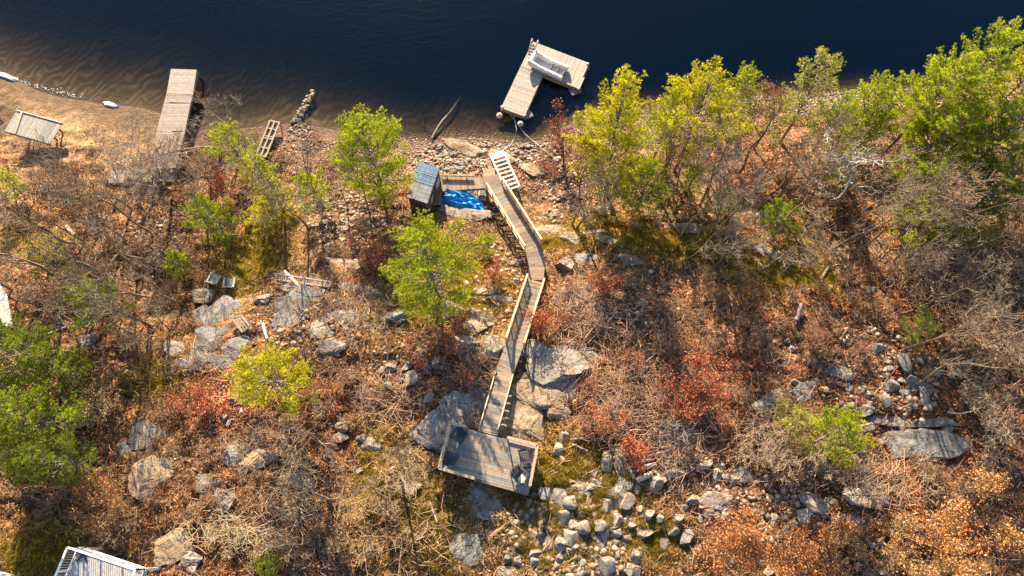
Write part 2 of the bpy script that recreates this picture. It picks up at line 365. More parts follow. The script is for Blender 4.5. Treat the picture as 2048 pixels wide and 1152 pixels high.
def pine(seed, px, py, wpx, h, col, label, cr_base=.22, dens=1.0, lean=None, group=None, cat='pine tree', cf=.6):
    r = random.Random(seed); rs = np.random.RandomState(seed); cf = .47+cr_base*.55
    g = gnd(px, py, h*cf); rad = wpx*.5*(CAMH-g[2]-h*cf)/(-ray(px, py)[2])/FPX*(1.3 if h > 5.5 else 1.5)
    g[2] = hz(g[0], g[1])-.08
    t = thing('pine_tree', g, label, cat, group or 'green pines on the slope')
    if lean is None: lean = (r.uniform(-.05, .05), r.uniform(0, .1))
    S = []; pts = []; p = np.zeros(3); N = 9; d = np.array([lean[0], lean[1], 1.])
    for k in range(N):
        d2 = d+np.array([r.gauss(0, .035), r.gauss(0, .035), 0]); q_ = p+d2/np.linalg.norm(d2)*h/N; r0 = .022*h*(1-.93*k/N)*.62; r1 = .022*h*(1-.93*(k+1)/N)*.62
        S.append((*p, *q_, r0, r1)); pts.append(p); p = q_
    pts.append(p); pts = np.array(pts)
    def tr(f):
        f = f*N; i = min(int(f), N-1); return pts[i]+(pts[i+1]-pts[i])*(f-i)
    TP = []; TD = []; TB = []; z = cr_base
    step = .32/h
    while z < .98:
        tt = (z-cr_base)/(1-cr_base); prof = (min(1, .55+tt*1.8))*(1-tt)**.55+.05
        base = tr(z); a0 = r.uniform(0, 6.28); nb = r.randint(3, 5)
        for k in range(nb):
            a = a0+6.28*k/nb+r.uniform(-.35, .35); L = rad*prof*r.choice((r.uniform(.4, .75), r.uniform(.85, 1.3), r.uniform(.8, 1.12)))
            el = .15+.75*tt+r.uniform(-.12, .2); dr = np.array([math.cos(a), math.sin(a), el]); dr /= np.linalg.norm(dr)
            nn = max(3, int(L/.29)); bri = r.uniform(.72, 1.25); q0 = base; cur = dr.copy()
            for j in range(nn):
                f = (j+1)/nn; cur = cur+np.array([r.gauss(0, .11), r.gauss(0, .11), .10*f]); cur /= np.linalg.norm(cur); q1 = q0+cur*L/nn
                side = np.array([-cur[1], cur[0], 0]); side /= np.linalg.norm(side)+1e-6
                th = min(1.6, .5+L/2); S.append((*q0, *q1, .034*(1-f*.75)*th, .034*(1-f*.75-.1)*th)); q0 = q1
                if f > .3:
                    for sd in (-1, 1):
                        if r.random() < .2: continue
                        l2 = min(.95, L*.36*(1.25-f)*r.uniform(.5, 1.3)+.1); dv = cur*.85+side*sd*.7+np.array([0, 0, r.uniform(0, .25)]); dv /= np.linalg.norm(dv)
                        m = max(1, int(l2/.105)); S.append((*q1, *(q1+dv*l2), .011, .006))
                        for u in range(m):
                            if r.random() < dens*.9+(.3 if h < 5.6 else 0): TP.append(q1+dv*l2*(u+1)/m+np.array([r.gauss(0, .045), r.gauss(0, .045), r.gauss(0, .04)])); TD.append(dv*.9+np.array([0, 0, .5])); TB.append(bri)
                    if f > .5: TP.append(q1); TD.append(cur+np.array([0, 0, .5])); TB.append(bri)
            if f > .9: TP += [q0+cur*.12, q0+cur*.24]; TD += [cur, cur]; TB += [bri*1.1]*2
        z += step*r.uniform(.75, 1.3)
    TP += [tr(.97), tr(.999), tr(.999)+[0, 0, .2]]; TD += [np.array([0, 0, 1.])]*3; TB += [1.1]*3
    V, F = tubes_np(S); bc = np.array([(.20, .16, .14)])*np.ones((len(V), 1))
    link('trunk', fastmesh('trunk', V, F, bc, True), MB_, t)
    V, F, c = needles_np(np.array(TP), np.array(TD), .17, rs, col, 12, .0185, np.array(TB)); link('crown', fastmesh('crown', V, F, c), MN, t)
    return t
OAKP = {'rust': [(.34, .12, .04), (.42, .17, .06), (.25, .085, .035), (.5, .27, .12)], 'red': [(.36, .075, .035), (.45, .12, .055), (.25, .05, .03), (.5, .2, .1)],
        'gold': [(.46, .22, .06), (.55, .3, .1), (.36, .15, .045), (.6, .4, .2)], 'brown': [(.2, .09, .04), (.28, .13, .06), (.15, .07, .035), (.34, .2, .1)],
        'tan': [(.4, .27, .14), (.3, .2, .1), (.5, .36, .2)]}
def broad(seed, px, py, wpx, h, label, pal=None, nleaf=0, twig=(.3, .26, .22), trunk=.08, cat=None, name='oak_tree', cf=.62, lean=(0, 0), levels=4, kids=2, bare=.3, group=None, leaf=.12):
    r = random.Random(seed); rs = np.random.RandomState(seed)
    g = gnd(px, py, h*cf); rad = wpx*.5*(CAMH-g[2]-h*cf)/(-ray(px, py)[2])/FPX; g[2] = hz(g[0], g[1])
    trunk = trunk*(1.35 if h > 3.5 else 1)
    lean = (lean[0]*.4, lean[1]*.4)
    if h <= 3.5:
        SS = []; TT = []
        for _ in range(4): a, b_ = skeleton(r, h*.72, 1.0, 3, .6, .22, trunk*.6, 4, 2, .03, (r.uniform(-1, 1), r.uniform(-1, 1)), .012); SS.append(a); TT.append(b_)
        S = np.concatenate(SS); tips = np.concatenate(TT)
    else: S, tips = skeleton(r, h*.72, 1.0, levels, .6, .2, trunk, 6, kids, bare, lean, .011)
    # fit extents
    e = np.percentile(np.hypot(tips[:, 0]-tips[:, 0].mean(), tips[:, 1]-tips[:, 1].mean()), 92); k = rad/max(e, .1); zk = h/max(tips[:, 2].max(), .1)
    for a, b_ in ((0, 3), (3, 6)): S[:, a] *= k; S[:, a+1] *= k; S[:, a+2] *= zk
    tips = tips*np.array([k, k, zk])
    off = np.array([tips[:, 0].mean(), tips[:, 1].mean()])*.7; g[0] -= off[0]; g[1] -= off[1]; g[2] = hz(g[0], g[1])
    t = thing(name, g, label, cat or 'tree', group)
    V, F = tubes_np(S); c = np.array([twig])*rs.uniform(.8, 1.15, (len(V), 1)); link('trunk', fastmesh('trunk', V, F, c, True), MT, t)
    if nleaf:
        i = rs.randint(0, len(tips), nleaf); P = tips[i]+rs.normal(0, .16, (nleaf, 3)); V, F, c = leaves_np(P, leaf, rs, OAKP[pal], 1.0)
        link('crown', fastmesh('crown', V, F, c), ML, t)
    return t

# ------------------------------------------------------------------ timber structures
CAP = (.50, .39, .28); PLK = (.26, .205, .165); PLB = (.20, .19, .19); GREYW = (.30, .27, .245); OLDW = (.22, .20, .185)
def P2(px, py, z): return at(px, py, z)
def decking(mb, poly, dirv, z, th=.04, bw=.14, gap=.012, col=PLK, ja=.2, tint=None):
    """boards running along dirv clipped to a convex polygon (xy)"""
    d = np.array(dirv[:2], float); d /= np.linalg.norm(d); n = np.array([-d[1], d[0]]); P = [np.array(p[:2], float) for p in poly]
    lo = min(p@n for p in P); hi = max(p@n for p in P); k = lo
    while k < hi-.03:
        c = min(k+bw/2, hi-.02); ts = []
        for i in range(len(P)):
            a, b_ = P[i], P[(i+1) % len(P)]; fa, fb = a@n-c, b_@n-c
            if fa*fb < 0: q_ = a+(b_-a)*(fa/(fa-fb)); ts.append(q_@d)
        if len(ts) >= 2:
            t0, t1 = min(ts), max(ts); a = d*t0+n*c; b_ = d*t1+n*c; ww = min(bw, hi-k)-gap
            kk = tint(c) if tint else col
            mb.beam((*a, z-th/2+rnd.uniform(-.003, .003)), (*b_, z-th/2), ww, th, jit(kk, ja))
        k += bw
def fascia(mb, poly, z, hgt, col, th=.05):
    for i in range(len(poly)):
        a, b_ = np.array(poly[i][:2]), np.array(poly[(i+1) % len(poly)][:2]); mb.beam((*a, z-hgt/2-.045), (*b_, z-hgt/2-.045), th, hgt, jit(col, .1))

# viewing deck above the rocks
zd = 8.35
TL, TRc, BR, BL = (P2(903, 850, zd), P2(1074, 894, zd), P2(1056, 990, zd), P2(881, 939, zd))
deck = thing('wooden_deck', (*((TL+BR)/2)[:2], hz(*((TL+BR)/2)[:2])), 'weathered grey timber viewing deck on the rocks at the top of the stairway', 'deck')
m = MB(); decking(m, [TL, TRc, BR, BL], TRc-TL, zd, col=(.29, .245, .215), ja=.3); m.build('decking', MW, deck)
m = MB(); fascia(m, [TL, TRc, BR, BL], zd-.04, .22, PLK); m.build('rim_board', MW, deck)
for f in (.04, .5, .96):
    for e in (.06, .94):
        p = (TL*(1-f)+TRc*f)*(1-e)+(BL*(1-f)+BR*f)*e; m = MB(); m.beam((p[0], p[1], hz(p[0], p[1])-.3), (p[0], p[1], zd-.3), .14, .14, jit(PLK)); m.build('post', MW, deck)
def railing(A, B, z0A, z0B, parent, hgt=1.0, capw=.15, every=1.5, col=CAP, slats=True, name='railing', inset=0):
    A = np.array([*A[:2], z0A]); B = np.array([*B[:2], z0B]); m = MB(); L = np.linalg.norm(B-A); up = np.array([0, 0, hgt])
    m.beam(A+up, B+up, capw, .045, jit(col, .05)); m.beam(A+up*.86, B+up*.86, .045, .09, jit(col, .1)); m.beam(A+up*.12, B+up*.12, .045, .09, jit(col, .1))
    n = max(1, round(L/every))
    for i in range(n+1): p = A+(B-A)*i/n; m.beam(p+np.array([0, 0, -.2]), p+up*.97, .09, .09, jit(col, .1))
    if slats:
        n = int(L/.15)
        for i in range(1, n): p = A+(B-A)*i/n; m.beam(p+up*.12, p+up*.86, .035, .035, jit(col, .12))
    m.build(name, MW, parent)
def lerp(a, b, t): return a+(b-a)*t
for a_, b_ in ((TL, BL), (TL, lerp(TL, TRc, .18)), (lerp(TL, TRc, .66), TRc), (TRc, lerp(TRc, BR, .84)), (BL, lerp(BL, BR, .40))):
    railing(a_, b_, zd, zd, deck, .92, .17, 1.3, (.40, .32, .24), slats=False)

# stairway: landings, flights, handrails
st0 = P2(1030, 620, 6.3)
stair = thing('timber_stairway', (st0[0], st0[1], hz(st0[0], st0[1])), 'long zigzag timber stairway with pale handrails running down from the deck to the shore', 'stairway')
def seg(a, za, b_, zb): return np.array(P2(*a, za)), np.array(P2(*b_, zb))
def sidev(A, B): d = (B-A)[:2]; d = d/np.linalg.norm(d); return np.array([-d[1], d[0], 0])
def flight(A, B, wd, n, name='stair_flight', col=PLK, stringer=True):
    m = MB(); d = B-A; hd = d.copy(); hd[2] = 0; L = np.linalg.norm(hd); hd /= L; s = sidev(A, B)
    for i in range(n):
        z = A[2]+d[2]*(i+.5)/n; c = A+hd*L*(i+.5)/n; run = L/n
        for k in (-.25, .25):
            cc = c+hd*run*k; m.frame((cc[0], cc[1], z-.02), hd, s, (0, 0, 1), run*.5-.012, wd, .04, jit(col, .34))
    if stringer:
        for k in (-.5, .5): m.beam(A+s*wd*k-np.array([0, 0, .14]), B+s*wd*k-np.array([0, 0, .14]), .045, .26, jit(CAP, .1))
    return m.build(name, MW, stair)
def landing(pts, z, dirv, col=PLK):
    m = MB(); decking(m, pts, dirv, z, col=col, ja=.28); fascia(m, pts, z-.04, .2, PLK)
    c = sum(p[:2] for p in pts)/len(pts)
    for p in pts:
        q_ = p[:2]*.9+c*.1; m.beam((*q_, hz(*q_)-.2), (*q_, z-.25), .11, .11, jit(PLK))
    return m.build('landing', MW, stair)
W_ = 1.12; zL1, zL2, zL3 = 7.35, 5.35, 2.75
A0, B0 = seg((975, 866), zd, (1009, 745), zL1); flight(lerp(A0, B0, .08), B0, W_, 10, col=(.27, .22, .19))
s = sidev(A0, B0)
m = MB()
landing([A0-s*.6, A0+s*.6, lerp(A0, B0, .08)+s*.6, lerp(A0, B0, .08)-s*.6] if False else [A0+s*.6, A0-s*.6, lerp(A0, B0, .09)-s*.6, lerp(A0, B0, .09)+s*.6], zd+.002, s)
for k in (-.56, .56):
    m = MB(); m.beam(lerp(A0, B0, .08)+s*k+np.array([0, 0, .1]), B0+s*k+np.array([0, 0, .1]), .07, .11, jit(CAP, .05)); m.build('kerb_board', MW, stair)
A1, B1 = seg((1009, 745), zL1, (1030, 688), zL1); s = sidev(A1, B1)
landing([A1+s*.56, A1-s*.56, B1-s*.56, B1+s*.56], zL1, s, (.25, .215, .19))
A2, B2 = seg((1030, 688), zL1, (1071, 562), zL2); flight(A2, B2, W_, 15); s = sidev(A2, B2)
for k in (-.6, .6): railing(A2+s*k, B2+s*k, zL1, zL2, stair, .95, .12, 1.2, slats=(k > 0), name='handrail')
P_a = P2(1055, 560, zL2); P_b = P2(1087, 560, zL2); P_c = P2(1090, 526, zL2); P_d = P2(1082, 488, zL2); P_e = P2(1050, 500, zL2); P_f = P2(1058, 530, zL2)
landing([P_a, P_b, P_c, P_f], zL2, P_b-P_a); landing([P_f, P_c, P_d, P_e], zL2-.006, P_c-P_f)
A3, B3 = seg((1066, 496), zL2, (989, 372), zL3); flight(A3, B3, W_+.08, 17); s = sidev(A3, B3)
for k in (-.64, .64): railing(A3+s*k, B3+s*k, zL2, zL3, stair, .95, .12, 1.2, slats=(k < 0), name='handrail')
q4 = [P2(972, 380, zL3), P2(1004, 364, zL3), P2(993, 348, zL3), P2(966, 354, zL3)]
landing(q4, zL3, q4[1]-q4[0]); q5 = [P2(967, 354, zL3), P2(990, 350, zL3), P2(989, 334, zL3), P2(966, 336, zL3)]; landing(q5, zL3-.12, q5[1]-q5[0], (.36, .28, .19))
q6 = [P2(884, 382, zL3-.1), P2(972, 376, zL3-.1), P2(966, 355, zL3-.1), P2(883, 353, zL3-.1)]
m = MB(); decking(m, q6, (q6[3]-q6[0]), zL3-.1, col=(.29, .215, .165)); fascia(m, q6, zL3-.14, .2, PLK)
for f in (.14, .6): a_ = lerp(q6[3], q6[2], f); b_ = lerp(q6[0], q6[1], f); m.beam(a_+np.array([0, 0, .03]), b_+np.array([0, 0, .03]), .1, .03, (.12, .1, .09))
m.build('walkway', MW, stair)
m = MB(); a_ = P2(882, 350, zL3+.1); b_ = P2(946, 352, zL3+.1); m.beam(a_, b_, .14, .14, (.34, .24, .15)); m.build('edge_beam', MW, stair)

# white dock ramp lying on the rocks
g0 = gnd(993, 308, .3); g1 = gnd(1026, 383, .3); A = np.array([g0[0], g0[1], g0[2]+.5]); B = np.array([g1[0], g1[1], g1[2]+.75])
t = thing('dock_ramp', (A[0], A[1], A[2]-.4), 'white ladder-like dock ramp frame stored on the rocks beside the stairs', 'ramp'); s = sidev(A, B); WH = (.75, .66, .62)
for k in (-.5, .5):
    m = MB(); m.beam(A+s*k*1.15, B+s*k*1.15, .09, .2, WH); m.build('side_rail', MP, t)
m = MB()
for i in range(10): p = lerp(A, B, (i+.15)/9.3); m.beam(p-s*.53, p+s*.53, .13, .06, jit(WH, .08))
p = lerp(A, B, .06); m.frame(p, (B-A)/np.linalg.norm(B-A), s, (0, 0, 1), .35, 1.05, .05, jit((.6, .5, .45), .05)); m.build('rung', MP, t)
for f in (.05, .5, .95):
    for k in (-.55, .55): p = lerp(A, B, f)+s*k; m = MB(); m.beam((p[0], p[1], hz(p[0], p[1])-.2), p, .08, .08, WH); m.build('leg', MP, t)

# small shed by the walkway
zs = 2.4; zr = zs+1.75
cA, cB, cC, cD = P2(838, 324, zr-.5), P2(879, 336, zr), P2(855, 409, zr), P2(813, 394, zr-.5)   # roof NW, NE, SE, SW
t = thing('garden_shed', (*((cA+cC)/2)[:2], hz(*((cA+cC)/2)[:2])), 'small timber shed with a slate blue roof at the left end of the walkway', 'shed')
def inset(c, f): m_ = (cA+cB+cC+cD)/4; q_ = lerp(np.array(c), m_, f); return q_[:2]
m = MB(); cs = [inset(c, .1) for c in (cA, cB, cC, cD)]; zt = [zr-.6, zr-.12, zr-.12, zr-.6]
vs_ = [(*c, zs-.9) for c in cs]+[(*c, z) for c, z in zip(cs, zt)]; m.add(vs_, [(3, 2, 1, 0), (0, 1, 5, 4), (1, 2, 6, 5), (2, 3, 7, 6), (3, 0, 4, 7)], (.17, .15, .14))
for i in range(4):
    a_, b_ = cs[i], cs[(i+1) % 4]; za, zb = zt[i], zt[(i+1) % 4]; nn = int(np.linalg.norm(b_-a_)/.16); out = np.array([b_[1]-a_[1], -(b_[0]-a_[0])]); out = -out/np.linalg.norm(out)
    if out@(a_-(cs[0]+cs[2])/2) < 0: out = -out
    for k in range(nn):
        f = (k+.5)/nn; p = a_+(b_-a_)*f+out*.012; m.beam((*p, zs-.9), (*p, za+(zb-za)*f), .14, .024, jit((.2, .175, .155), .25), up=(b_-a_)[0:2].tolist()+[0])
m.build('wall', MW, t)
m = MB(); X = (cB-cA)/np.linalg.norm(cB-cA); Yv = (cD-cA); Ly = np.linalg.norm(Yv); Yv = Yv/Ly; Z = np.cross(X, -Yv); Z = Z/np.linalg.norm(Z); Lx = np.linalg.norm(cB-cA)
m.frame((cA+cC)/2-Z*.03, X, Yv, Z, Lx, Ly, .06, (.07, .09, .12))
for i in range(9):
    for j in range(5):
        c = cA+X*Lx*(j+.5)/5+Yv*Ly*(i+.5)/9+Z*(.008+.004*(j % 2)); m.frame(c, X, Yv, Z, Lx/5-.015, Ly/9-.02, .014, jit((.06, .14, .27) if i < 5 else (.15, .165, .19), .18))
for i in (2.4, 4.6): c = cA+X*Lx*.5+Yv*Ly*i/9; m.beam(c-X*Lx*.5+Z*.03, c+X*Lx*.5+Z*.03, .05, .03, (.2, .2, .2))
m.build('roof', MP if False else MW, t)
m = MB(); p = lerp(np.array([*cs[1], 0]), np.array([*cs[2], 0]), .22); u = (cs[2]-cs[1])/np.linalg.norm(cs[2]-cs[1]); o_ = np.array([u[1], -u[0]]); o_ = o_ if o_[0] > 0 else -o_
m.frame((p[0]+o_[0]*.05, p[1]+o_[1]*.05, zs+.45), (*u, 0), (*o_, 0), (0, 0, 1), .75, .05, 1.3, (.62, .6, .58)); dr = m.build('door', MP, t)
m = MB(); m.frame((p[0]+o_[0]*.1+u[0]*.28, p[1]+o_[1]*.1+u[1]*.28, zs+.45), (*u, 0), (*o_, 0), (0, 0, 1), .04, .05, .16, (.05, .05, .05)); hd_ = m.build('handle', MP, None); hd_.parent = dr; hd_.matrix_parent_inverse = Matrix.Identity(4); hd_.location = -Vector([float(k) for k in t.location])
m = MB(); p = lerp(np.array([*cs[1], 0]), np.array([*cs[2], 0]), .72); m.frame((p[0]+o_[0]*.04, p[1]+o_[1]*.04, zs+.75), (*u, 0), (*o_, 0), (0, 0, 1), .6, .05, .6, (.6, .58, .56)); m.build('window', MP, t)
m = MB(); q7 = [P2(862, 412, zs), P2(884, 408, zs), P2(883, 345, zs), P2(872, 345, zs)]; decking(m, q7, q7[3]-q7[0], zs, col=(.2, .165, .14)); m.build('step', MW, t)

# crumpled tarp
def tarp():
    pts = [(884, 383), (893, 377), (905, 379), (930, 383), (948, 392), (956, 402), (969, 424), (955, 423), (935, 417), (910, 414), (894, 406), (886, 395)]
    W3 = np.array([gnd(a, b_)[:2] for a, b_ in pts]); W3 = (W3-W3.mean(0))*1.14+W3.mean(0)+[.1, -.15]; lo = W3.min(0)-.1; hi = W3.max(0)+.1; n = 110
    xs = np.linspace(lo[0], hi[0], n); ys = np.linspace(lo[1], hi[1], n); X, Y = np.meshgrid(xs, ys)
    ins = np.zeros(X.shape, bool); dist = np.full(X.shape, 9.)
    for i in range(len(W3)):
        a, b_ = W3[i], W3[(i+1) % len(W3)]; c = ((a[1] > Y) != (b_[1] > Y)) & (X < (b_[0]-a[0])*(Y-a[1])/(b_[1]-a[1]+1e-9)+a[0]); ins ^= c
        e = b_-a; u = np.clip(((X-a[0])*e[0]+(Y-a[1])*e[1])/(e@e), 0, 1); dist = np.minimum(dist, np.hypot(X-a[0]-u*e[0], Y-a[1]-u*e[1]))
    d = np.where(ins, dist, 0); ax = W3[6]-W3[0]; ax /= np.linalg.norm(ax); U = X*ax[0]+Y*ax[1]; Vv = -X*ax[1]+Y*ax[0]
    f1 = 1-np.abs(fbm(U*.6, Vv*2.2, 3, 3))*3.2; f2 = (1-np.abs(fbm(U*1.5, Vv*3.4, 9, 2))*5)*.7+(1-np.abs(fbm(U*3.5+Vv, Vv*5.5, 19, 2))*5)*.3
    Z = H(X, Y)+.06+np.minimum(d, .35)*1.1*(.7+.35*f1)+.30*f2*np.minimum(1, d*3)
    keep = (ins | (dist < .05)); V = np.stack([X.ravel(), Y.ravel(), Z.ravel()], 1); j, i = np.mgrid[0:n-1, 0:n-1]; a = (j*n+i).ravel(); F = np.stack([a, a+1, a+n+1, a+n], 1)
    k = keep.ravel(); F = F[k[F].all(1)]; u_, inv = np.unique(F, return_inverse=True); V = V[u_]; F = inv.reshape(-1, 4)
    c0 = V.mean(0); me = fastmesh('tarp', V-c0, F, np.array([(.015, .33, .80)])*np.ones((len(V), 1)), True); o = link('tarp', me, MTP); o.location = c0.tolist()
    md = o.modifiers.new('thickness', 'SOLIDIFY'); md.thickness = .01
    tag(o, 'crumpled bright blue tarpaulin lying below the walkway', 'tarpaulin')
tarp()
g = gnd(965, 391, .3); t = thing('storage_crate', g, 'pale plastic crate with two grey panes beside the blue tarpaulin', 'crate'); m = MB(); rz = R(-8)
m.box((g[0], g[1], g[2]+.3), .62, 1.0, .5, (.55, .52, .5), rz); m.build('body', MP, t)
m = MB()
for k in (-.26, .2): m.box((g[0]-math.sin(rz)*k, g[1]+math.cos(rz)*k, g[2]+.56), .46, .36, .03, (.13, .15, .19), rz)
m.build('lid', MP, t)

# floating L shaped dock
zw = .45
ft = thing('floating_dock', (*at(1080, 150)[:2], 0), 'L-shaped grey timber floating dock out on the dark water', 'dock')
a0, a1, a2, a3 = P2(1002, 216, zw), P2(1049, 233, zw), P2(1086, 150, zw), P2(1041, 133, zw)
m = MB(); decking(m, [a0, a1, a2, a3], a1-a0, zw, bw=.17, col=(.37, .31, .28), ja=.2); m.build('decking', MW, ft)
b0, b1, b2, b3 = P2(1041.5, 132, zw), P2(1159, 178, zw), P2(1178, 126, zw), P2(1066, 83, zw)
m = MB(); decking(m, [b0, b1, b2, b3], b3-b0, zw, bw=.17, col=(.38, .33, .3), ja=.18); m.build('decking', MW, ft)
m = MB(); fascia(m, [a0, a1, a2, a3], zw-.04, .34, (.3, .24, .2)); fascia(m, [b0, b1, b2, b3], zw-.04, .34, (.3, .24, .2)); m.build('rim_board', MW, ft)
for p in (a0, a1, b1, b2): c = (a0+b2)/2; q_ = lerp(p, c, .04); m = MB(); m.tube((q_[0], q_[1], zw), (q_[0], q_[1], zw+.12), .09, .07, (.6, .6, .6)); m.build('cleat', MP, ft)
for pp in (a0, a1, b1, b2):
    q_ = lerp(pp, (a0+b2)/2, .12); m = MB(); m.box((q_[0], q_[1], .02), .9, .7, .36, (.12, .12, .13), R(25)); m.build('float', MP, ft)
# inflatable on the dock
def inflatable():
    E = [P2(1066, 118, zw+.35), P2(1129, 146, zw+.35)]; ax = E[1]-E[0]; L = np.linalg.norm(ax); ax /= L; sd = np.array([-ax[1], ax[0], 0]); c0 = (E[0]+E[1])/2; c0[2] = zw
    t = thing('inflatable_boat', c0, 'white ribbed inflatable boat with dark fittings lying on the floating dock', 'inflatable boat'); n = 26
    for k in (-1, 1):
        m = MB(); prev = None; rings = []; N = 44
        for i in range(N+1):
            u = i/N; x = (u-.5)*L*1.04; bow = .5*(1-abs(2*u-1)**2.2)*.18; yy = k*(.62-bow*.55-(.2 if u < .06 else 0)*0); r0 = .2+.02*math.sin(i*2.8)+(.06 if u < .25 else 0)*(1-u*4)
            zc = .3+(.28*(1-u*2.2)**2 if u < .45 else 0)+(.5*0)
            c = c0+ax*x+sd*yy+np.array([0, 0, zc]); rings.append([c+(sd*math.cos(a)+np.array([0, 0, 1.25])*math.sin(a))*r0 for a in np.linspace(0, 2*math.pi, 10, endpoint=False)])
        vs = [p for rg in rings for p in rg]; fs = [(i*10+j, i*10+(j+1) % 10, (i+1)*10+(j+1) % 10, (i+1)*10+j) for i in range(N) for j in range(10)]+[tuple(range(10)), tuple(range(N*10, N*10+10))]
        m.add(vs, fs, (.8, .76, .72)); m.build('side_tube', MP, t, True)
    m = MB(); a = c0-ax*L*.5+np.array([0, 0, .55]); m.tube(a-sd*.66, a+sd*.66, .24, .24, (.8, .77, .74), 10); m.build('bow_tube', MP, t, True)
    m = MB(); m.frame(c0+np.array([0, 0, .14]), ax, sd, (0, 0, 1), L*.98, 1.1, .06, (.55, .56, .58)); m.build('floor', MP, t)
    for f in (.08, .28):
        m = MB(); m.frame(c0+ax*L*f+np.array([0, 0, .3]), ax, sd, (0, 0, 1), .14, .55, .2, (.06, .06, .07)); m.build('seat_strap', MP, t)
    m = MB(); m.frame(c0+ax*L*.48-sd*.1+np.array([0, 0, .3]), ax, sd, (0, 0, 1), .12, .5, .3, (.07, .07, .08)); m.build('stern_plate', MP, t)
inflatable()
# swim ladder standing on the dock corner
la, lb = P2(1068, 92, zw+.5), P2(1062, 112, zw+.1); t = thing('swim_ladder', lb, 'dark swim ladder with white hooped handles on the dock corner', 'ladder'); d = (lb-la); d[2] = 0; d = d/np.linalg.norm(d); s = np.array([-d[1], d[0], 0])
for k in (-.27, .27):
    m = MB(); base = lb+s*k; top = la+s*k+np.array([0, 0, .5]); m.path([base, lerp(base, top, .9), top, top-d*.25+np.array([0, 0, .05]), top-d*.35-np.array([0, 0, .3])], .05, (.62, .55, .45)); m.build('handrail', MP, t)
for i in range(4):
    p = lerp(lb, la+np.array([0, 0, .5]), (i+.4)/4.6); m = MB(); m.beam(p-s*.28, p+s*.28, .2, .06, (.07, .075, .085)); m.build('rung', MP, t)
def buoy(px, py, col, lab, cap):
    g = at(px, py, .1); t = thing('buoy', g, lab, 'buoy', 'mooring buoys by the floating dock'); me = bpy.data.meshes.new('float'); import bmesh
    bm = bmesh.new(); bmesh.ops.create_uvsphere(bm, u_segments=20, v_segments=12, radius=.28)
    for v_ in bm.verts: v_.co.z *= .75
    bm.to_mesh(me); bm.free(); setcols(me, np.array([col])*np.ones((len(me.vertices), 1))); me.polygons.foreach_set('use_smooth', np.ones(len(me.polygons), bool)); link('float', me, MP, t)
    m = MB(); m.tube((0, 0, .18), (0, 0, .27), .07, .05, cap); m.tube((0, 0, .27), (.09, 0, .27), .02, .02, cap); m.build('eyelet', MP, None).parent = t
buoy(999, 231.5, (.62, .45, .28), 'cream round buoy floating nearest the dock end', (.15, .1, .08)); buoy(1041, 248, (.33, .33, .38), 'grey round buoy floating closer to the shore', (.3, .3, .33))
def rope(pts, r, col, name, label, cat, mat=MP, group=None):
    m = MB(); m.path(pts, r, col, 6); o = m.build(name, mat, org=pts[0]); tag(o, label, cat, group); return o
rope([at(1029, 229, .3), at(1028, 236, .03), at(1033, 258, .03), gnd(1031, 272, .03)+[0, 0, .05], gnd(1018, 296, .03)+[0, 0, .06]], .022, (.5, .5, .46), 'mooring_rope', 'thin pale mooring rope from dock end to the rocks', 'rope')
rope([at(1016, 224, .3), at(1030, 242, .03), at(1050, 268, .03), gnd(1085, 300)+[0, 0, .2], gnd(1112, 322)+[0, 0, .3]], .018, (.45, .45, .42), 'mooring_rope', 'mooring line slanting past the grey buoy to the right bank', 'rope')
rope([gnd(864, 279)+[0, 0, .16], at(868, 268, .12), at(875, 256, .06), at(884, 242, .0), at(900, 225, -.15), at(912, 208, -.4), at(924, 192, -.9)], .10, (.06, .05, .045), 'water_pipe', 'dark curved pipe running from the bank into the lake', 'pipe')
rope([gnd(872, 262)+[0, 0, .1], at(846, 250, -.1), at(850, 226, -.5)], .04, (.03, .025, .02), 'sunken_branch', 'thin black branch lying under water beside the curved pipe', 'branch', MT)

# long left dock and its return walkway
zq = 1.1
t = thing('plank_dock', (*at(350, 200)[:2], 0), 'long pale plank dock reaching from the left shore into the brown shallows', 'dock')
for (q_, co) in (([(333, 187), (386, 189), (393, 140), (342, 137)], (.33, .29, .275)), ([(328, 204), (381, 206), (386, 189.8), (333, 187.8)], (.32, .28, .265)), ([(313, 262), (370, 262), (381, 207), (328, 205)], (.31, .265, .24)), ([(306, 338), (352, 335), (370, 263), (313, 263)], (.30, .24, .205))):
    p = [P2(a, b_, zq) for a, b_ in q_]; m = MB(); decking(m, p, p[1]-p[0], zq, bw=.17, col=co, ja=.16); m.build('decking', MW, t)
zz = max(hz(*gnd(a, b_)[:2]) for a, b_ in ((216, 366), (258, 352), (310, 365), (304, 338), (222, 341)))+.12; p = [P2(a, b_, zz) for a, b_ in ((216, 366), (345, 362), (352, 335), (222, 341))]; m = MB(); fascia(m, p, zz-.04, .25, (.2, .17, .15)); decking(m, p, p[3]-p[0], zz, bw=.17, col=(.27, .235, .21)); m.build('decking', MW, t)
m = MB(); o4 = [P2(a, b_, zq) for a, b_ in ((306, 338), (352, 335), (393, 140), (342, 137))]; fascia(m, o4, zq-.04, .3, (.2, .17, .15)); m.build('rim_board', MW, t)
for (a, b_) in ((344, 140), (391, 142), (335, 185), (385, 188), (330, 203), (379, 206), (322, 240), (372, 242), (312, 280), (360, 300)):
    p = P2(a, b_, zq-.1); m = MB(); m.beam((p[0], p[1], min(-.2, hz(p[0], p[1])-.3) if hz(p[0], p[1]) < .2 else hz(p[0], p[1])-.3), p, .16, .16, (.1, .085, .08)); m.build('pile', MW, t)
g = gnd(267, 369, .3); t = thing('storage_box', g, 'black lidded box on the bank beside the plank dock', 'box'); m = MB(); m.box((g[0], g[1], g[2]+.3), 1.3, .5, .5, (.02, .018, .018), R(2)); m.build('body', MP, t)
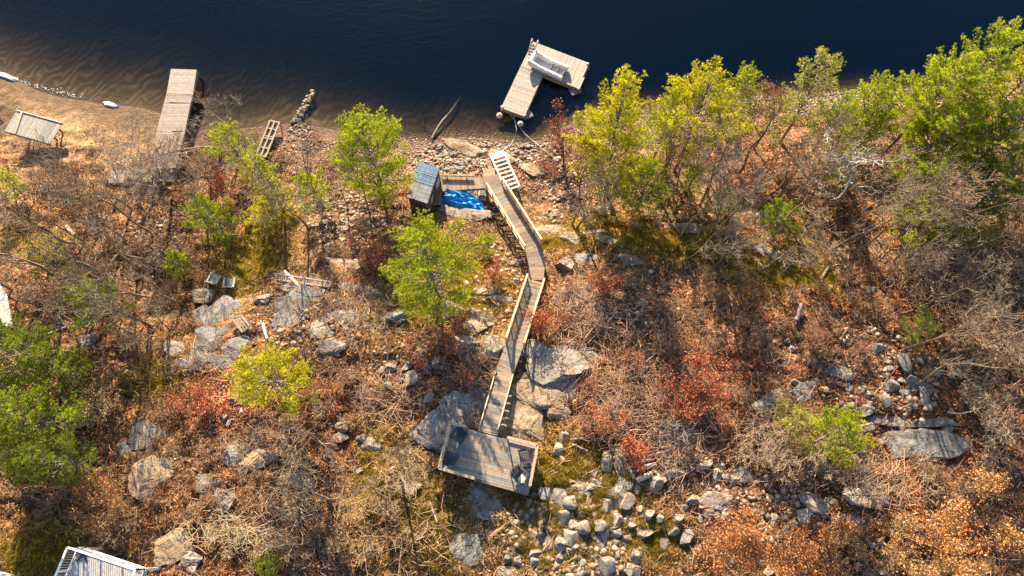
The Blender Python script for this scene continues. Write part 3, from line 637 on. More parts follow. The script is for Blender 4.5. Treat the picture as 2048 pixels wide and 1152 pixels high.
m = MB(); m.box((g[0], g[1], g[2]+.575), 1.38, .58, .05, (.03, .028, .028), R(2)); m.build('lid', MP, t)

# beach shelter roof of grey boards
zb = 1.75; q_ = [P2(8, 262, zb), P2(100, 288, zb), P2(124, 246, zb), P2(34, 221, zb)]; c = sum(q_)/4
t = thing('beach_shelter', (c[0], c[1], hz(c[0], c[1])), 'low shelter with a flat grey board roof on the left beach', 'shelter')
m = MB(); decking(m, q_, q_[3]-q_[0], zb, th=.05, bw=.2, col=(.3, .285, .285), ja=.22); m.build('roof', MW, t)
m = MB(); m.beam(lerp(q_[0], q_[1], .24)+[0, 0, .05], lerp(q_[3], q_[2], .12)+[0, 0, .05], .2, .05, (.42, .33, .24)); m.beam(q_[3]+[0, 0, .04], q_[2]+[0, 0, .04], .08, .06, (.6, .57, .52)); m.build('loose_board', MW, t)
for f in (.2, .85):
    for e in (.45, .85): p = lerp(lerp(q_[0], q_[1], f), lerp(q_[3], q_[2], f), e); m = MB(); m.beam((p[0], p[1], hz(p[0], p[1])-.2), (p[0], p[1], zb-.05), .12, .12, (.2, .17, .15)); m.build('post', MW, t)
m = MB(); m.beam(q_[0]-[0, 0, .15], q_[1]-[0, 0, .15], .06, .18, (.2, .17, .15)); m.beam(q_[3]-[0, 0, .15], q_[2]-[0, 0, .15], .06, .18, (.2, .17, .15)); m.build('rafter', MW, t)

# slim boat slip frame
A = gnd(526, 318)+[0, 0, .45]; B = at(550, 243, .75); t = thing('slipway_frame', gnd(530, 310), 'narrow weathered slipway frame of pale rails reaching the water edge', 'slipway'); s = sidev(A, B)
for k in (-.42, .0, .42): m = MB(); m.beam(A+s*k, B+s*k, .09, .14, (.48, .37, .28)); m.build('rail', MW, t)
for f in (0, .24, .5, .56, .78, 1): m = MB(); p = lerp(A, B, f); m.beam(p-s*.46, p+s*.46, .08, .08, (.45, .35, .26)); m.build('cross_bar', MW, t)
for f in (.03, .55, .97):
    for k in (-.42, .42): p = lerp(A, B, f)+s*k; m = MB(); m.beam((p[0], p[1], hz(p[0], p[1])-.2), p, .08, .08, (.3, .24, .18)); m.build('leg', MW, t)
m = MB(); decking(m, [A-s*.38, A+s*.38, B+s*.38, B-s*.38], B-A, .4, th=.02, bw=.12, col=(.2, .17, .15)) if False else m.beam(A-[0, 0, .1], B-[0, 0, .1], .74, .02, (.2, .17, .15)); m.build('bed_board', MW, t)

# chairs
def deck_chair(px, py, z, rz, label, col, extra=None):
    g = P2(px, py, z) if z else gnd(px, py)
    t = thing('deck_chair', g, label, 'chair', 'garden chairs', rz)
    def bm_(fn, name, par=t, lab=None): m = MB(); fn(m); o = m.build(name, MP); o.parent = par; (lab and tag(o, lab)); return o
    def seat(m):
        for i in range(5): m.beam((-.29, -.24+.12*i, .38-.03*i), (.29, -.24+.12*i, .38-.03*i), .105, .03, jit(col, .1), up=(0, .2, 1))
    def back(m):
        for i in range(6):
            x = -.25+.1*i; m.beam((x, .28, .3), (x*1.15, .55, 1.0-.06*abs(i-2.5)), .085, .025, jit(col, .1), up=(0, -1, .4))
        m.beam((-.3, .42, .62), (.3, .42, .62), .05, .06, col)
    bm_(seat, 'seat'); bm_(back, 'backrest')
    for k in (-1, 1):
        bm_(lambda m: m.beam((k*.36, -.34, .58), (k*.36, .42, .56), .13, .03, col), 'armrest')
        bm_(lambda m: m.beam((k*.33, -.28, 0), (k*.33, -.28, .57), .06, .06, col), 'leg')
        bm_(lambda m: m.beam((k*.33, .5, 0), (k*.33, .3, .57), .06, .06, col), 'leg')
    if extra: bm_(lambda m: (m.box((0, -.2, .42), .5, .34, .07, extra, .1), m.box((.05, -.36, .40), .42, .12, .05, extra, .3)), 'cushion', lab='cream cushion on the front of the seat')
    return t
DK = (.03, .04, .055)
deck_chair(918, 875, zd, R(-35), 'dark blue slatted chair in the top left corner of the timber deck', (.02, .04, .075))
deck_chair(904, 922, zd, R(70), 'dark blue slatted chair at the left railing low on the timber deck', (.02, .04, .075))
deck_chair(1049, 915, zd, R(-80), 'charcoal slatted chair at the right end of the timber deck', (.055, .058, .07))
deck_chair(1040, 952, zd, R(32+10), 'charcoal chair with a cream cushion near the lower right deck corner', (.05, .055, .065), (.68, .64, .48))
g = P2(1054, 935, zd); t = thing('side_table', g, 'small dark low table between the two right hand deck chairs', 'table'); m = MB(); m.box((0, 0, .44), .5, .4, .03, (.05, .06, .08), .2); m.build('tabletop', MP).parent = t
for a, b_ in ((-.2, -.15), (.2, -.15), (-.2, .15), (.2, .15)): m = MB(); m.beam((a, b_, 0), (a, b_, .43), .04, .04, (.05, .06, .08)); m.build('leg', MP).parent = t
deck_chair(434, 561, 0, R(160), 'pale plastic chair, the left of two on the leafy slope', (.36, .38, .38))
deck_chair(464, 569, 0, R(180), 'pale plastic chair, the right of two on the leafy slope', (.36, .38, .38))
deck_chair(156, 404, 0, R(150), 'turquoise plastic chair near the left beach pallet', (.02, .38, .36))

def planks(px, py, items, name, label, cat, group=None, mat=MW):
    g = gnd(px, py); t = thing(name, g, label, cat, group)
    for (x0, y0, x1, y1, wd, z0, z1, co, nm) in items:
        a = gnd(x0, y0); b_ = gnd(x1, y1); a[2] = g[2]+z0; b_[2] = g[2]+z1; m = MB(); m.beam(a, b_, wd, .06, co); m.build(nm, mat, t)
    return t
zg = 0
G1 = (.36, .31, .29)
def grate(px, py, corners, n, name, label, cat, z=.35, col=G1, part='slat'):
    g = gnd(px, py); t = thing(name, g, label, cat); c = [np.array(gnd(a, b_)) for a, b_ in corners]
    for k in c: k[2] = max(k[2], g[2]-.1)+z
    m = MB(); m.beam(c[0], c[1], .1, .09, col); m.beam(c[3], c[2], .1, .09, col); m.beam(c[0], c[3], .1, .09, col); m.beam(c[1], c[2], .1, .09, col); m.build('frame', MW, t)
    m = MB()
    for i in range(n): f = (i+.5)/n; m.beam(lerp(c[0], c[1], f), lerp(c[3], c[2], f), .05, .03, jit(col, .2))
    m.build(part, MW, t); return t
grate(615, 565, [(562, 559), (668, 568), (660, 577), (560, 568)], 24, 'broken_railing', 'broken wooden railing section lying above the bare rocks', 'railing', col=(.36, .3, .31))
grate(615, 583, [(570, 580), (650, 582), (648, 588), (572, 586)], 16, 'broken_railing', 'lower broken railing piece under the longer one', 'railing', .2, col=(.3, .26, .28))
def loose(name, px0, py0, px1, py1, wd, col, label, z0=.5, z1=.5, cat='board', th=.06):
    a = gnd(px0, py0); b_ = gnd(px1, py1); a[2] += z0; b_[2] += z1; m = MB(); m.beam(a, b_, wd, th, col); o = m.build(name, MW, org=a); return tag(o, label, cat)
loose('loose_board', 575, 549, 603, 577, .17, (.6, .5, .44), 'pale loose board slanting across the broken railing', .75, .65)
loose('loose_board', 567, 583, 582, 574, .3, (.42, .3, .28), 'short reddish board at the left of the broken railings', .45, .5)
loose('metal_rail', 531, 650, 537, 680, .16, (.42, .5, .56), 'pale blue grey metal rail leaning beside a dark hollow', .5, .3, 'rail', .12)
loose('loose_board', 133, 452, 150, 470, .25, (.5, .38, .3), 'pale rail among the leaves below the turquoise chair', .1, .1)
grate(492, 655, [(472, 643), (490, 637), (503, 655), (488, 667)], 4, 'wooden_lattice', 'square wooden frame lying on the rocks below the two pale chairs', 'frame', .3, (.3, .26, .24))
grate(125, 392, [(101, 385), (150, 390), (148, 405), (104, 402)], 9, 'pallet', 'dark slatted pallet at the edge of the left beach', 'pallet', .3, (.15, .14, .14))
g = gnd(96, 380); t = thing('plastic_tub', g, 'white plastic tub beside the dark pallet', 'tub'); m = MB(); m.tube((0, 0, 0), (0, 0, .4), .26, .33, (.55, .58, .62), 14, False); m.tube((0, 0, .38), (0, 0, .42), .36, .36, (.6, .62, .66), 14, False); m.tube((0, 0, .04), (0, 0, .05), .26, .26, (.4, .42, .46), 14); m.build('tub_body', MP).parent = t
# pale path of boards at the left edge
p = [gnd(a, b_)+[0, 0, .5] for a, b_ in ((-6, 655), (26, 652), (16, 600), (-2, 560))]; zz = max(k[2] for k in p); p = [P2(a, b_, zz) for a, b_ in ((-12, 652), (26, 652), (14, 590), (-6, 560))]
t = thing('boardwalk', (*(sum(p)/4)[:2], hz(*(sum(p)/4)[:2])), 'pale grey boardwalk piece at the left edge of the slope', 'boardwalk'); m = MB(); decking(m, p, p[1]-p[0], zz, bw=.18, col=(.5, .5, .5)); m.build('decking', MW, t)
for k in p: q_ = lerp(k, sum(p)/4, .1); m = MB(); m.beam((q_[0], q_[1], hz(q_[0], q_[1])-.2), (q_[0], q_[1], zz-.05), .12, .12, OLDW); m.build('post', MW, t)
# firewood by the deck
g = gnd(885, 871)
for i, (a, b_, c_, d_) in enumerate(((876, 885, 890, 862), (880, 888, 895, 864), (874, 880, 885, 860), (884, 887, 897, 869), (871, 874, 883, 858))):
    p0 = gnd(a, b_); p1 = gnd(c_, d_); L_ = .14+.05*(i % 3); m = MB(); m.tube(p0+[0, 0, L_], p1+[0, 0, L_+.08], .075, .06, jit((.42, .3, .2), .2), 7); tag(m.build('firewood', MW, org=p0), 'split pale firewood stick stacked against the left side of the timber deck', 'firewood', 'firewood sticks by the deck')
# cut logs right of the rubble
for i, (a, b_, c_, d_, r_, co) in enumerate(((1272, 962, 1302, 948, .17, (.5, .4, .38)), (1276, 938, 1310, 929, .14, (.4, .33, .31)), (1256, 933, 1268, 958, .13, (.36, .29, .27)), (1293, 924, 1306, 908, .12, (.36, .3, .3)), (1267, 938, 1289, 921, .13, (.26, .2, .2)), (1304, 940, 1318, 953, .11, (.33, .28, .3)), (1250, 905, 1262, 922, .1, (.24, .19, .18)))):
    lab = ['thick pale log lying lowest in the cut log pile', 'pale log with a light cut end in the middle of the pile', 'log leaning steeply at the left of the pile', 'short upright log at the top right of the pile', 'dark log behind the pale ones in the pile', 'short grey log at the right end of the pile', 'dark reddish log just above the pile'][i]
    p0 = gnd(a, b_); p1 = gnd(c_, d_); m = MB(); m.tube(p0+[0, 0, r_], p1+[0, 0, r_+.06], r_, r_*.9, co, 12); m.tube(p1+[0, 0, r_+.06], p1+[0, 0, r_+.06]+(p1-p0)*.012, r_*.8, r_*.8, (.6, .45, .3), 12); tag(m.build('cut_log', MB_, org=p0, smooth=True), lab, 'log', 'cut logs in a pile')
m = MB(); p0 = gnd(1591, 642); p1 = gnd(1598, 612); m.tube(p0+[0, 0, .2], p1+[0, 0, .5], .16, .13, (.27, .23, .23), 12); tag(m.build('cut_log', MB_, org=p0, smooth=True), 'single pale log stump lying alone on the right slope', 'log')
for (pts, r_, co, lab) in ((((1140, 880), (1180, 876), (1215, 879)), .07, (.2, .14, .13), 'dark fallen branch pointing right from a pale stone'), (((1150, 650), (1190, 641), (1230, 636), (1268, 642)), .05, (.33, .25, .22), 'long thin branch lying right of the mid stairs'), (((695, 965), (690, 975)), .04, (.4, .3, .25), 'short stick'), (((1143, 888), (1163, 897), (1175, 902)), .04, (.55, .4, .38), 'thin pink branch below the dark fallen branch'), (((860, 1005), (875, 1045)), .05, (.45, .36, .34), 'pale straight stick below the deck corner'), (((1640, 560), (1655, 535)), .09, (.22, .18, .12), 'short dark log by the mossy ledge'), (((100, 668), (135, 655), (118, 630)), .07, (.4, .33, .28), 'curved pale root left of the small green pine')):
    if lab == 'short stick': continue
    P = [gnd(a, b_)+[0, 0, r_+.08] for a, b_ in pts]; rope(P, r_, co, 'fallen_branch', lab, 'branch', MB_, 'fallen branches')

# two white railed decks at the bottom left
def rail_deck(cA, cB, cC, cD, z, label, hgt=1.05, inner=True, chair=False):
    p = [P2(*k, z) for k in (cA, cB, cC, cD)]; c = sum(p)/4
    t = thing('railed_deck', (c[0], c[1], hz(c[0], c[1])), label, 'deck'); m = MB(); decking(m, p, p[3]-p[0], z, bw=.14, col=(.42, .42, .43), ja=.07); fascia(m, p, z-.04, .25, (.5, .5, .5)); m.build('decking', MW, t)
    WHT = (.78, .8, .82)
    for a_, b_ in ((p[0], p[1]), (p[0], p[3]), (p[1], p[2])):
        m = MB(); L_ = np.linalg.norm(b_-a_); up = np.array([0, 0, hgt]); m.beam(a_+up, b_+up, .10, .06, WHT); m.beam(a_+up*.1, b_+up*.1, .05, .05, WHT); n = max(1, round(L_/1.5))
        for i in range(n+1): q = lerp(a_, b_, i/n); m.beam(q, q+up, .08, .08, WHT)
        n = int(L_/.13)
        for i in range(1, n): q = lerp(a_, b_, i/n); m.beam(q+up*.1, q+up*.97, .022, .022, WHT)
        m.build('railing', MP, t)
    for k in p: q = lerp(k, c, .06); m = MB(); m.beam((q[0], q[1], hz(q[0], q[1])-.3), (q[0], q[1], z-.3), .15, .15, WHT); m.build('post', MP, t)
    return p
pr = rail_deck((158, 1094), (290, 1138), (255, 1240), (118, 1190), 9.4, 'white railed deck with grey boards at the bottom left')
rail_deck((-60, 1125), (68, 1168), (30, 1260), (-90, 1220), 9.4, 'corner of a second white railed deck at the far bottom left')
g = P2(168, 1107, 9.4); t = thing('parasol_base', g, 'black star-shaped parasol stand on the white railed deck', 'parasol stand'); m = MB()
for a in range(5): a = a*1.2566+.3; m.beam((0, 0, .06), (math.cos(a)*.5, math.sin(a)*.5, .04), .08, .06, (.02, .02, .02))
m.tube((0, 0, 0), (0, 0, .5), .04, .03, (.02, .02, .02)); m.build('foot', MP).parent = t

# ice and foam at the waterline
for i, (pts, lab) in enumerate((([(-20, 140), (10, 145), (38, 158), (30, 163), (0, 152), (-20, 150)], 'white foam streak on the beach at the left edge'), ([(203, 203), (216, 202), (240, 212), (228, 215), (208, 210)], 'small white foam patch at the water edge above the beach'), ([(560, 246), (0, 0)], ''))):
    if not lab: continue
    g = at(*pts[0], .08); m = MB(); P = [at(a, b_, .1)-np.array([g[0], g[1], 0]) for a, b_ in pts]; c = sum(P)/len(P); vs = []; N = len(P)*5
    ring = [lerp(P[int(k/5)], P[(int(k/5)+1) % len(P)], (k % 5)/5) for k in range(N)]
    for f, z in ((1.0, -.08), (.85, .10), (.5, .15)): vs += [np.array([*(lerp(c, p_, f*(1+rnd.uniform(-.1, .1))))[:2], z]) for p_ in ring]
    fs = [(r_*N+k, r_*N+(k+1) % N, (r_+1)*N+(k+1) % N, (r_+1)*N+k) for r_ in range(2) for k in range(N)]+[tuple(range(2*N, 3*N))]
    m.add(vs, fs, (.8, .82, .86)); o = m.build('foam_patch', MP, smooth=True); o.location = (g[0], g[1], 0); tag(o, lab, 'foam', 'white foam at the waterline')

# ------------------------------------------------------------------ rocks
import bmesh
def rock_mesh(seed, sub, cuts=11, rough=.05, flat=1.0, round_=.0, dmin=.62):
    rs = np.random.RandomState(seed); bm = bmesh.new(); bmesh.ops.create_icosphere(bm, subdivisions=sub, radius=1); me = bpy.data.meshes.new('stone'); bm.to_mesh(me); bm.free()
    n = len(me.vertices); V = np.empty(n*3, np.float32); me.vertices.foreach_get('co', V); V = V.reshape(-1, 3).astype(float)
    N = rs.normal(0, 1, (cuts, 3)); N /= np.linalg.norm(N, axis=1)[:, None]; D = rs.uniform(dmin+round_, .88, cuts)
    V = V/np.linalg.norm(V, axis=1)[:, None]*1.12
    for a, d in zip(N, D):
        o_ = V@a-d; V -= np.maximum(o_, 0)[:, None]*a*(.97-round_)
    r_ = 1+rough*4*fbm(V[:, 0]*1.6+seed, V[:, 1]*1.6+V[:, 2]*1.3, seed, 3)+rough*fbm(V[:, 0]*7+V[:, 2]*5, V[:, 1]*7-V[:, 2]*4, seed+5, 3)
    if sub > 3:
        st = V[:, 0]*.8+V[:, 2]*1.4+.5*fbm(V[:, 0]*2, V[:, 1]*2, seed+9, 3); st = np.abs((st*2.2) % 1-.5)
        r_ = r_-.10*np.clip(.18-st, 0, .18)/.18+.05*(np.abs(fbm(V[:, 0]*3.1, V[:, 1]*3.3, seed+3, 4))*-2.5)
    V = V*r_[:, None]; V[:, 2] *= flat; V /= np.array([[np.abs(V[:, 0]).max(), np.abs(V[:, 1]).max(), np.abs(V[:, 2]).max()]])
    me.vertices.foreach_set('co', V.astype(np.float32).ravel()); me.update(); me.polygons.foreach_set('use_smooth', np.ones(len(me.polygons), bool)); me.set_sharp_from_angle(angle=R(26)); return me
MS = [rock_mesh(100+i, 3, 8+i % 4, .02, 1, 0, .4) for i in range(12)]
MSR = [rock_mesh(200+i, 3, 9, .06, 1, .25) for i in range(6)]
for k, me in enumerate(MS+MSR): me.materials.append([MR, MR, MRT, MRB, MR, MR][k % 6])
def rock(px, py, wp, hp, rot=0, me=None, hk=.55, mat=None, name='stone', label=None, cat='rock', group=None, big=False, seed=None, sink=.35):
    g = gnd(px, py); k = mpp(px, py); sx, sy = wp*k/2, hp*k/2*1.12; h = hk*min(sx, sy)*2*.5
    if big:
        me = rock_mesh(seed or rnd.randint(1, 9999), 5 if wp > 45 else 4, 13, .16, 1, 0, .4); me.materials.append(mat or MR)
    me = me or rnd.choice(MS)
    o = bpy.data.objects.new(name, me); C.objects.link(o); o.location = (g[0], g[1], hz(g[0], g[1])+h*(1-2*sink)+.01)
    o.rotation_euler = (rnd.uniform(-.1, .1), rnd.uniform(-.1, .1), R(-rot)); o.scale = (sx, sy, max(h, .05)); tag(o, label, cat, group)
    return o
BIG = [
 (965,1010,70,60,10,MRB,'bare grey bedrock sheet just below the timber deck'),
 (1060,700,70,34,25,MR,'pale rock just right of the middle landing'), (1128,770,70,40,15,MR,'cracked rock between the grey dome and the long slab'), (1110,825,50,26,10,MRT,'small pale slab right of the pinkish boulder'),
 (950,655,70,40,-10,MRT,'pale ledge touching the left stair rail'), (905,620,70,36,10,MR,'pale rock at the lower edge of the central pine'), (975,585,44,26,0,MRT,'small tan rock left of the upper mid stairs'), (960,790,60,60,-20,MRB,'bluish slab under the lower flight'),
 (655,700,60,40,10,MR,'grey rock right of the bright young pine'), (575,640,60,50,0,MRB,'bluish rock sheet left of the railing ledge'), (530,600,40,30,0,MR,'small grey rock between chairs and railings'), (700,580,60,26,10,MR,'low pale ledge right of the broken railings'), (790,640,44,30,0,MRB,'blue grey rock below the left side of the central pine'),
 (395,640,40,50,0,MRB,'shaded rock left of the mossy ledge'), (480,690,60,44,0,MRB,'blue rock above the pale slab'), (360,700,60,26,12,MR,'low ledge at the left end of the long cracked ledge'),
 (1200,470,70,20,12,MRT,'pale step of rock above the cracked slab'), (1260,520,60,26,20,MR,'grey rock under the tall pine shadow'), (1110,430,44,20,8,MRT,'small pale rock by the upper handrail'), (1145,480,50,24,10,MR,'mossy grey rock above the rounded boulder'), (1010,315,60,24,15,MRT,'tan rock right of the tan hump'), (985,335,40,24,0,MRT,'tan rock at the top of the landing'),
 (1240,985,50,60,0,MR,'large half buried stone in the moss field'), (1170,975,60,30,0,MR,'flat stone in the moss left of the log pile'), (1430,1000,90,40,-10,MR,'half buried ledge above the rounded copper oak'), (1640,930,60,30,10,MR,'grey ledge below the fluffy sapling'), (1880,845,90,20,0,MR,'right end of the thin pale ledges'), (1700,1040,70,36,10,MR,'grey rock between the bottom right oaks'), (1690,745,60,26,20,MR,'grey ledge in the right stony patch'), (1610,780,60,30,-20,MRB,'bluish ledge left of the stony patch'), (1840,770,60,24,10,MR,'grey ledge right of the stony patch'),
 (240,900,50,30,0,MRB,'dark end of the sunlit grey slab'), (330,930,50,30,10,MR,'pale rock between slab and leaf covered boulder'), (450,1000,50,34,10,MR,'rock under straw coloured stems'), (740,890,40,26,0,MR,'low rock among the pale stones left of the deck'), (600,960,50,30,0,MR,'pale stone in the dry stems below the tan boulder'), (820,985,40,30,0,MR,'pale rock left below the timber deck'),

 (940,300,105,52,18,MRT,'broad tan bedrock hump on the shore left of the white ramp'), (1062,338,72,24,22,MRT,'long flat tan rock slab just right of the white ramp'),
 (935,433,96,32,8,MR,'flat grey rock slab just below the blue tarpaulin'), (1108,466,86,30,10,MRT,'pale mossy ledge right of the upper stairs'),
 (1130,527,38,30,0,MR,'rounded pale boulder right of the stairway bend'), (1180,520,58,34,10,MRB,'flat cracked blue grey slab beside the rounded pale boulder'),
 (1230,487,90,16,18,MRT,'narrow pale ledge running right from the cracked slab'), (1097,735,125,78,28,MR,'large grey rock dome right of the middle landing'),
 (1152,700,90,38,20,MR,'tan grey rock above the large dome'), (1082,795,118,44,8,MRT,'long pale rock slab right of the lower flight'),
 (1046,850,104,84,15,MRT,'big rounded pinkish boulder touching the deck top edge'), (930,815,90,76,-25,MRB,'blue grey lichened slab left of the lower flight'), (870,856,95,80,-30,MRB,'shaded blue grey slab beside the firewood'),
 (979,702,52,46,0,MR,'large rounded boulder left of the middle landing'), (692,531,94,40,12,MRT,'flat tan rock shelf left of the big central pine'),
 (413,596,44,34,30,MR,'pale rock below the two plastic chairs'), (446,634,74,72,0,MRB,'round rock ledge with a mossy centre near the wooden frame'), (430,690,70,60,0,MRB,'shaded blue rock sheet under the mossy ledge'),
 (413,722,112,36,10,MRB,'long cracked ledge left of the bright young pine'), (500,722,48,18,5,MRT,'pale slab touching the bright young pine'), (612,606,112,60,0,MRB,'wide grey ledge under the broken railings'),
 (690,642,100,34,0,MR,'grey hump right of the railing ledge'), (640,668,50,36,20,MR,'grey rock under the railing ledge hump'), (745,585,50,22,20,MR,'low rock under the left edge of the central pine'),
 (290,878,108,56,12,MR,'large sunlit grey slab on the lower left slope'), (300,966,84,78,10,MRT,'big leaf covered boulder on the lower left slope'), (413,975,54,44,0,MR,'pale boulder with dry stems at lower left'),
 (508,928,80,48,6,MRT,'tan boulder with an orange leaf streak'), (466,905,60,40,0,MRB,'dark blue rock just left of the tan boulder'), (350,1092,76,78,20,MRT,'steep brown boulder right of the white railed deck'), (385,1120,40,40,0,MR,'pale rock right of the steep brown boulder'),
 (155,845,56,26,-5,MR,'low grey ledge right of the green shaded pines'), (180,686,32,30,-40,MR,'pointed dark green rock under the small green pine'),
 (1840,900,165,62,-4,MRB,'huge dark ledge with a sunlit upper edge at right'), (1810,845,128,18,2,MR,'thin pale ledge above the huge dark ledge'), (1735,985,90,52,15,MR,'grey hump with bare branches over it'),
 (1546,796,96,34,-18,MR,'grey slanting ledge left of the fluffy green sapling'), (1700,860,40,26,0,MRB,'blue grey rock beside the fluffy green sapling'), (1785,862,50,22,10,MRB,'dark rock between the two right ledges'),
 (938,1104,72,54,10,MRB,'flat blue grey boulder below the timber deck'), (1020,1140,70,24,10,MR,'pale rock at the bottom edge below the deck'), (1937,456,48,38,0,MRT,'yellow mossy boulder on the right slope'),
 (1400,462,150,20,14,MRT,'long low pale ledge through the leaves right of the tall pine'), (1560,515,150,20,26,MR,'long mossy ledge slanting down the right slope'), (1520,435,40,20,0,MR,'small pale outcrop among copper trunks'),
 (1480,950,60,36,0,MR,'pale rock among dry stems right of the stone row'), (1630,1000,60,40,20,MR,'grey rock under the bare shrubs near the right'), (1120,1000,30,40,0,MR,'low flat stone in the moss') ,
 (820,560,50,30,0,MR,'rock hidden under the central pine'), (960,640,60,36,10,MRT,'tan rock left of the middle stairs'), (1000,600,50,24,20,MR,'low grey rock left of the stair handrail'), (930,690,44,30,0,MR,'grey rock under the copper shrub near the stairs')]
for i, (px, py, wp, hp, ro, mt_, lab) in enumerate(BIG):
    kk = 1.32 if (800 < px < 1180 and 680 < py < 930) else 1.2; wp *= kk; hp *= kk; rock(px, py, wp, hp, ro, hk=.5 if max(wp, hp) < 60 else (.19 if mt_ is MRB or wp > 110 else .28), mat=mt_, name='boulder', label=lab, cat='boulder', big=True, seed=500+i*7, sink=.38)
Z5 = [(440,190,60,50),(400,280,70,80),(735,370,80,130),(830,370,70,170),(485,495,80,30),(315,575,85,80),(360,628,40,30),(650,500,60,30),(630,535,60,40),(615,570,50,45),(690,515,40,35),(560,580,40,30),(590,810,105,75),(490,885,105,95),(400,930,100,90),(325,915,70,75),(810,775,70,80),(825,845,75,50),(715,880,70,150),(690,805,75,60),(505,800,55,70),(440,755,80,80),(1005,860,95,60),(890,885,75,40),(800,930,50,50),(925,1010,75,75),(915,1110,95,80),(740,1100,100,110),(235,1000,90,65),(230,1065,70,55),(265,875,80,60),(240,860,60,50),(820,1000,35,50),(880,650,90,110),(740,655,80,90),(500,640,110,80),(610,650,40,90),(970,690,40,50),(1040,725,60,60),(1100,750,60,50),(1200,840,70,60),(1290,890,90,90),(660,870,50,45),(570,1060,45,35),(400,1025,60,50),(200,650,36,60),(140,715,40,40),(175,740,40,40),(200,800,40,40),(70,785,36,30),(110,780,36,36),(150,780,34,34),(280,810,30,80),(300,770,40,36),(470,985,40,40),(520,950,50,40),(1140,925,60,70),(915,800,50,36),(500,725,44,44),(640,1030,36,30),(580,960,36,28),(40,1030,60,50),(130,1040,60,50),(560,1130,50,36),(660,440,50,50),(430,345,44,44)]
for a, b_, w2, h2 in Z5:
    lb = ('large' if max(w2, h2) > 72 else 'small')+' angular stone in the '+('left' if a < 450 else 'right')+(' upper' if b_ < 740 else ' lower')+' part of the rubble field below the deck'
    rock(1000+a/3.47, 820+b_/3.47, w2/2.75, h2/2.75, rnd.uniform(-15, 15), hk=.8, label=lb, group=lb.replace('stone', 'stones'))
Z5b = [(1075,520,100,90),(1200,440,130,70),(1130,490,60,50),(1380,400,65,50),(1325,405,45,30),(1440,378,65,55),(1520,405,40,50),(1500,460,65,80),(1570,465,60,40),(1625,490,55,55),(900,525,60,50),(950,555,40,60)]
for a, b_, w2, h2 in Z5b: rock(1000+a/3.47, 820+b_/3.47, w2/2.75, h2/2.75, rnd.uniform(-15, 15), hk=.8, label='grey stone in the loose row running right from the cut log pile', group='stones right of the log pile')
Z5c = [(1340,625,105,50),(1270,685,55,40),(1440,725,70,50),(1240,755,60,60),(1445,660,60,30),(1510,670,40,40),(1500,725,50,40),(1385,750,30,60),(1400,670,40,40),(1560,740,50,50)]
for a, b_, w2, h2 in Z5c: rock(1000+a/3.47, 820+b_/3.47, w2/2.75, h2/2.75, rnd.uniform(-15, 15), hk=.7, label='bluish stone in the shaded group above the round orange shrub', group='shaded stones above the orange shrub')
Z1 = [(1430,255,85,75),(1455,330,60,30),(1385,310,70,50),(1345,350,75,45),(1230,350,70,70),(1375,430,100,95),(1420,375,50,40),(1475,330,55,50),(1475,375,50,40),(1440,405,40,60),(1560,300,75,70),(1200,470,70,60),(1165,365,40,50),(725,520,75,45),(105,580,80,45),(130,610,60,30),(40,700,36,50),(900,770,120,75),(860,860,120,75),(785,910,85,75),(735,980,40,40),(1030,850,80,50),(1250,1085,60,60),(1000,1090,60,45),(545,1040,60,60),(245,170,40,22),(75,740,40,60),(1495,380,40,36),(1545,330,50,40),(1220,610,36,30),(1500,560,80,60)]
for a, b_, w2, h2 in Z1: rock(440+a/3.6, 640+b_/3.6, w2/3.05, h2/3.05, rnd.uniform(-20, 20), hk=.85, label=('large' if max(w2, h2) > 72 else 'small')+' weathered stone on the slope between the bright young pine and the deck', group=('large' if max(w2, h2) > 72 else 'small')+' stones left of the deck')
Z4 = [(568,705,85,50),(635,780,40,25),(640,825,60,35),(560,860,40,20),(640,915,100,75),(730,780,90,110,),(770,880,65,55),(720,890,60,36),(840,990,60,120),(740,960,80,36),(180,765,80,70),(240,775,30,24),(305,800,36,24),(320,845,36,24),(85,900,60,40),(410,865,50,40),(405,935,50,40),(225,805,45,40),(1015,860,40,40),(1055,840,36,45),(1090,860,44,24),(1080,920,36,30),(925,840,70,40),(500,1075,80,60),(380,1050,60,36),(270,945,40,30),(525,970,40,36),(740,1015,40,24),(785,1045,40,30),(755,1050,30,30),(1000,1070,36,36),(530,1025,36,30),(1155,1055,40,24),(1120,1050,24,30),(280,885,20,20),(610,1000,60,80),(60,700,50,40),(45,655,36,30),(650,300,50,40),(730,290,40,50),(545,355,60,40),(930,150,70,25),(1215,180,60,16),(840,450,44,20)]
for q in Z4: rock(1560+q[0]/2.953, 460+q[1]/2.953, q[2]/2.5, q[3]/2.5, rnd.uniform(-20, 30), hk=.75, label=('large' if max(q[2:]) > 60 else 'small')+' grey stone among rust leaves on the right slope above the ledges', group=('large' if max(q[2:]) > 60 else 'small')+' stones on the right slope')
Z6 = [(285,645,30,40),(310,680,40,40),(430,680,100,60),(530,660,80,40),(350,770,90,110),(395,730,50,60),(155,795,70,75),(285,810,50,45),(80,800,36,60),(25,760,70,80),(240,850,40,50),(195,885,60,50),(275,870,36,30),(340,865,45,36),(130,910,44,44),(100,865,36,36),(690,785,60,50),(480,755,50,40),(800,950,50,36),(845,940,60,30),(935,985,40,30),(940,1025,40,30),(860,1130,60,24),(870,1010,60,50),(120,1120,90,60),(80,1060,60,50),(1290,205,70,50),(990,180,50,44),(750,80,70,60),(620,60,60,40),(1150,50,60,50),(1030,55,36,36),(1065,40,36,24),(825,75,30,18),(760,180,90,50),(690,395,40,60),(720,345,60,36),(545,455,36,30),(735,455,80,60),(860,270,40,40)]
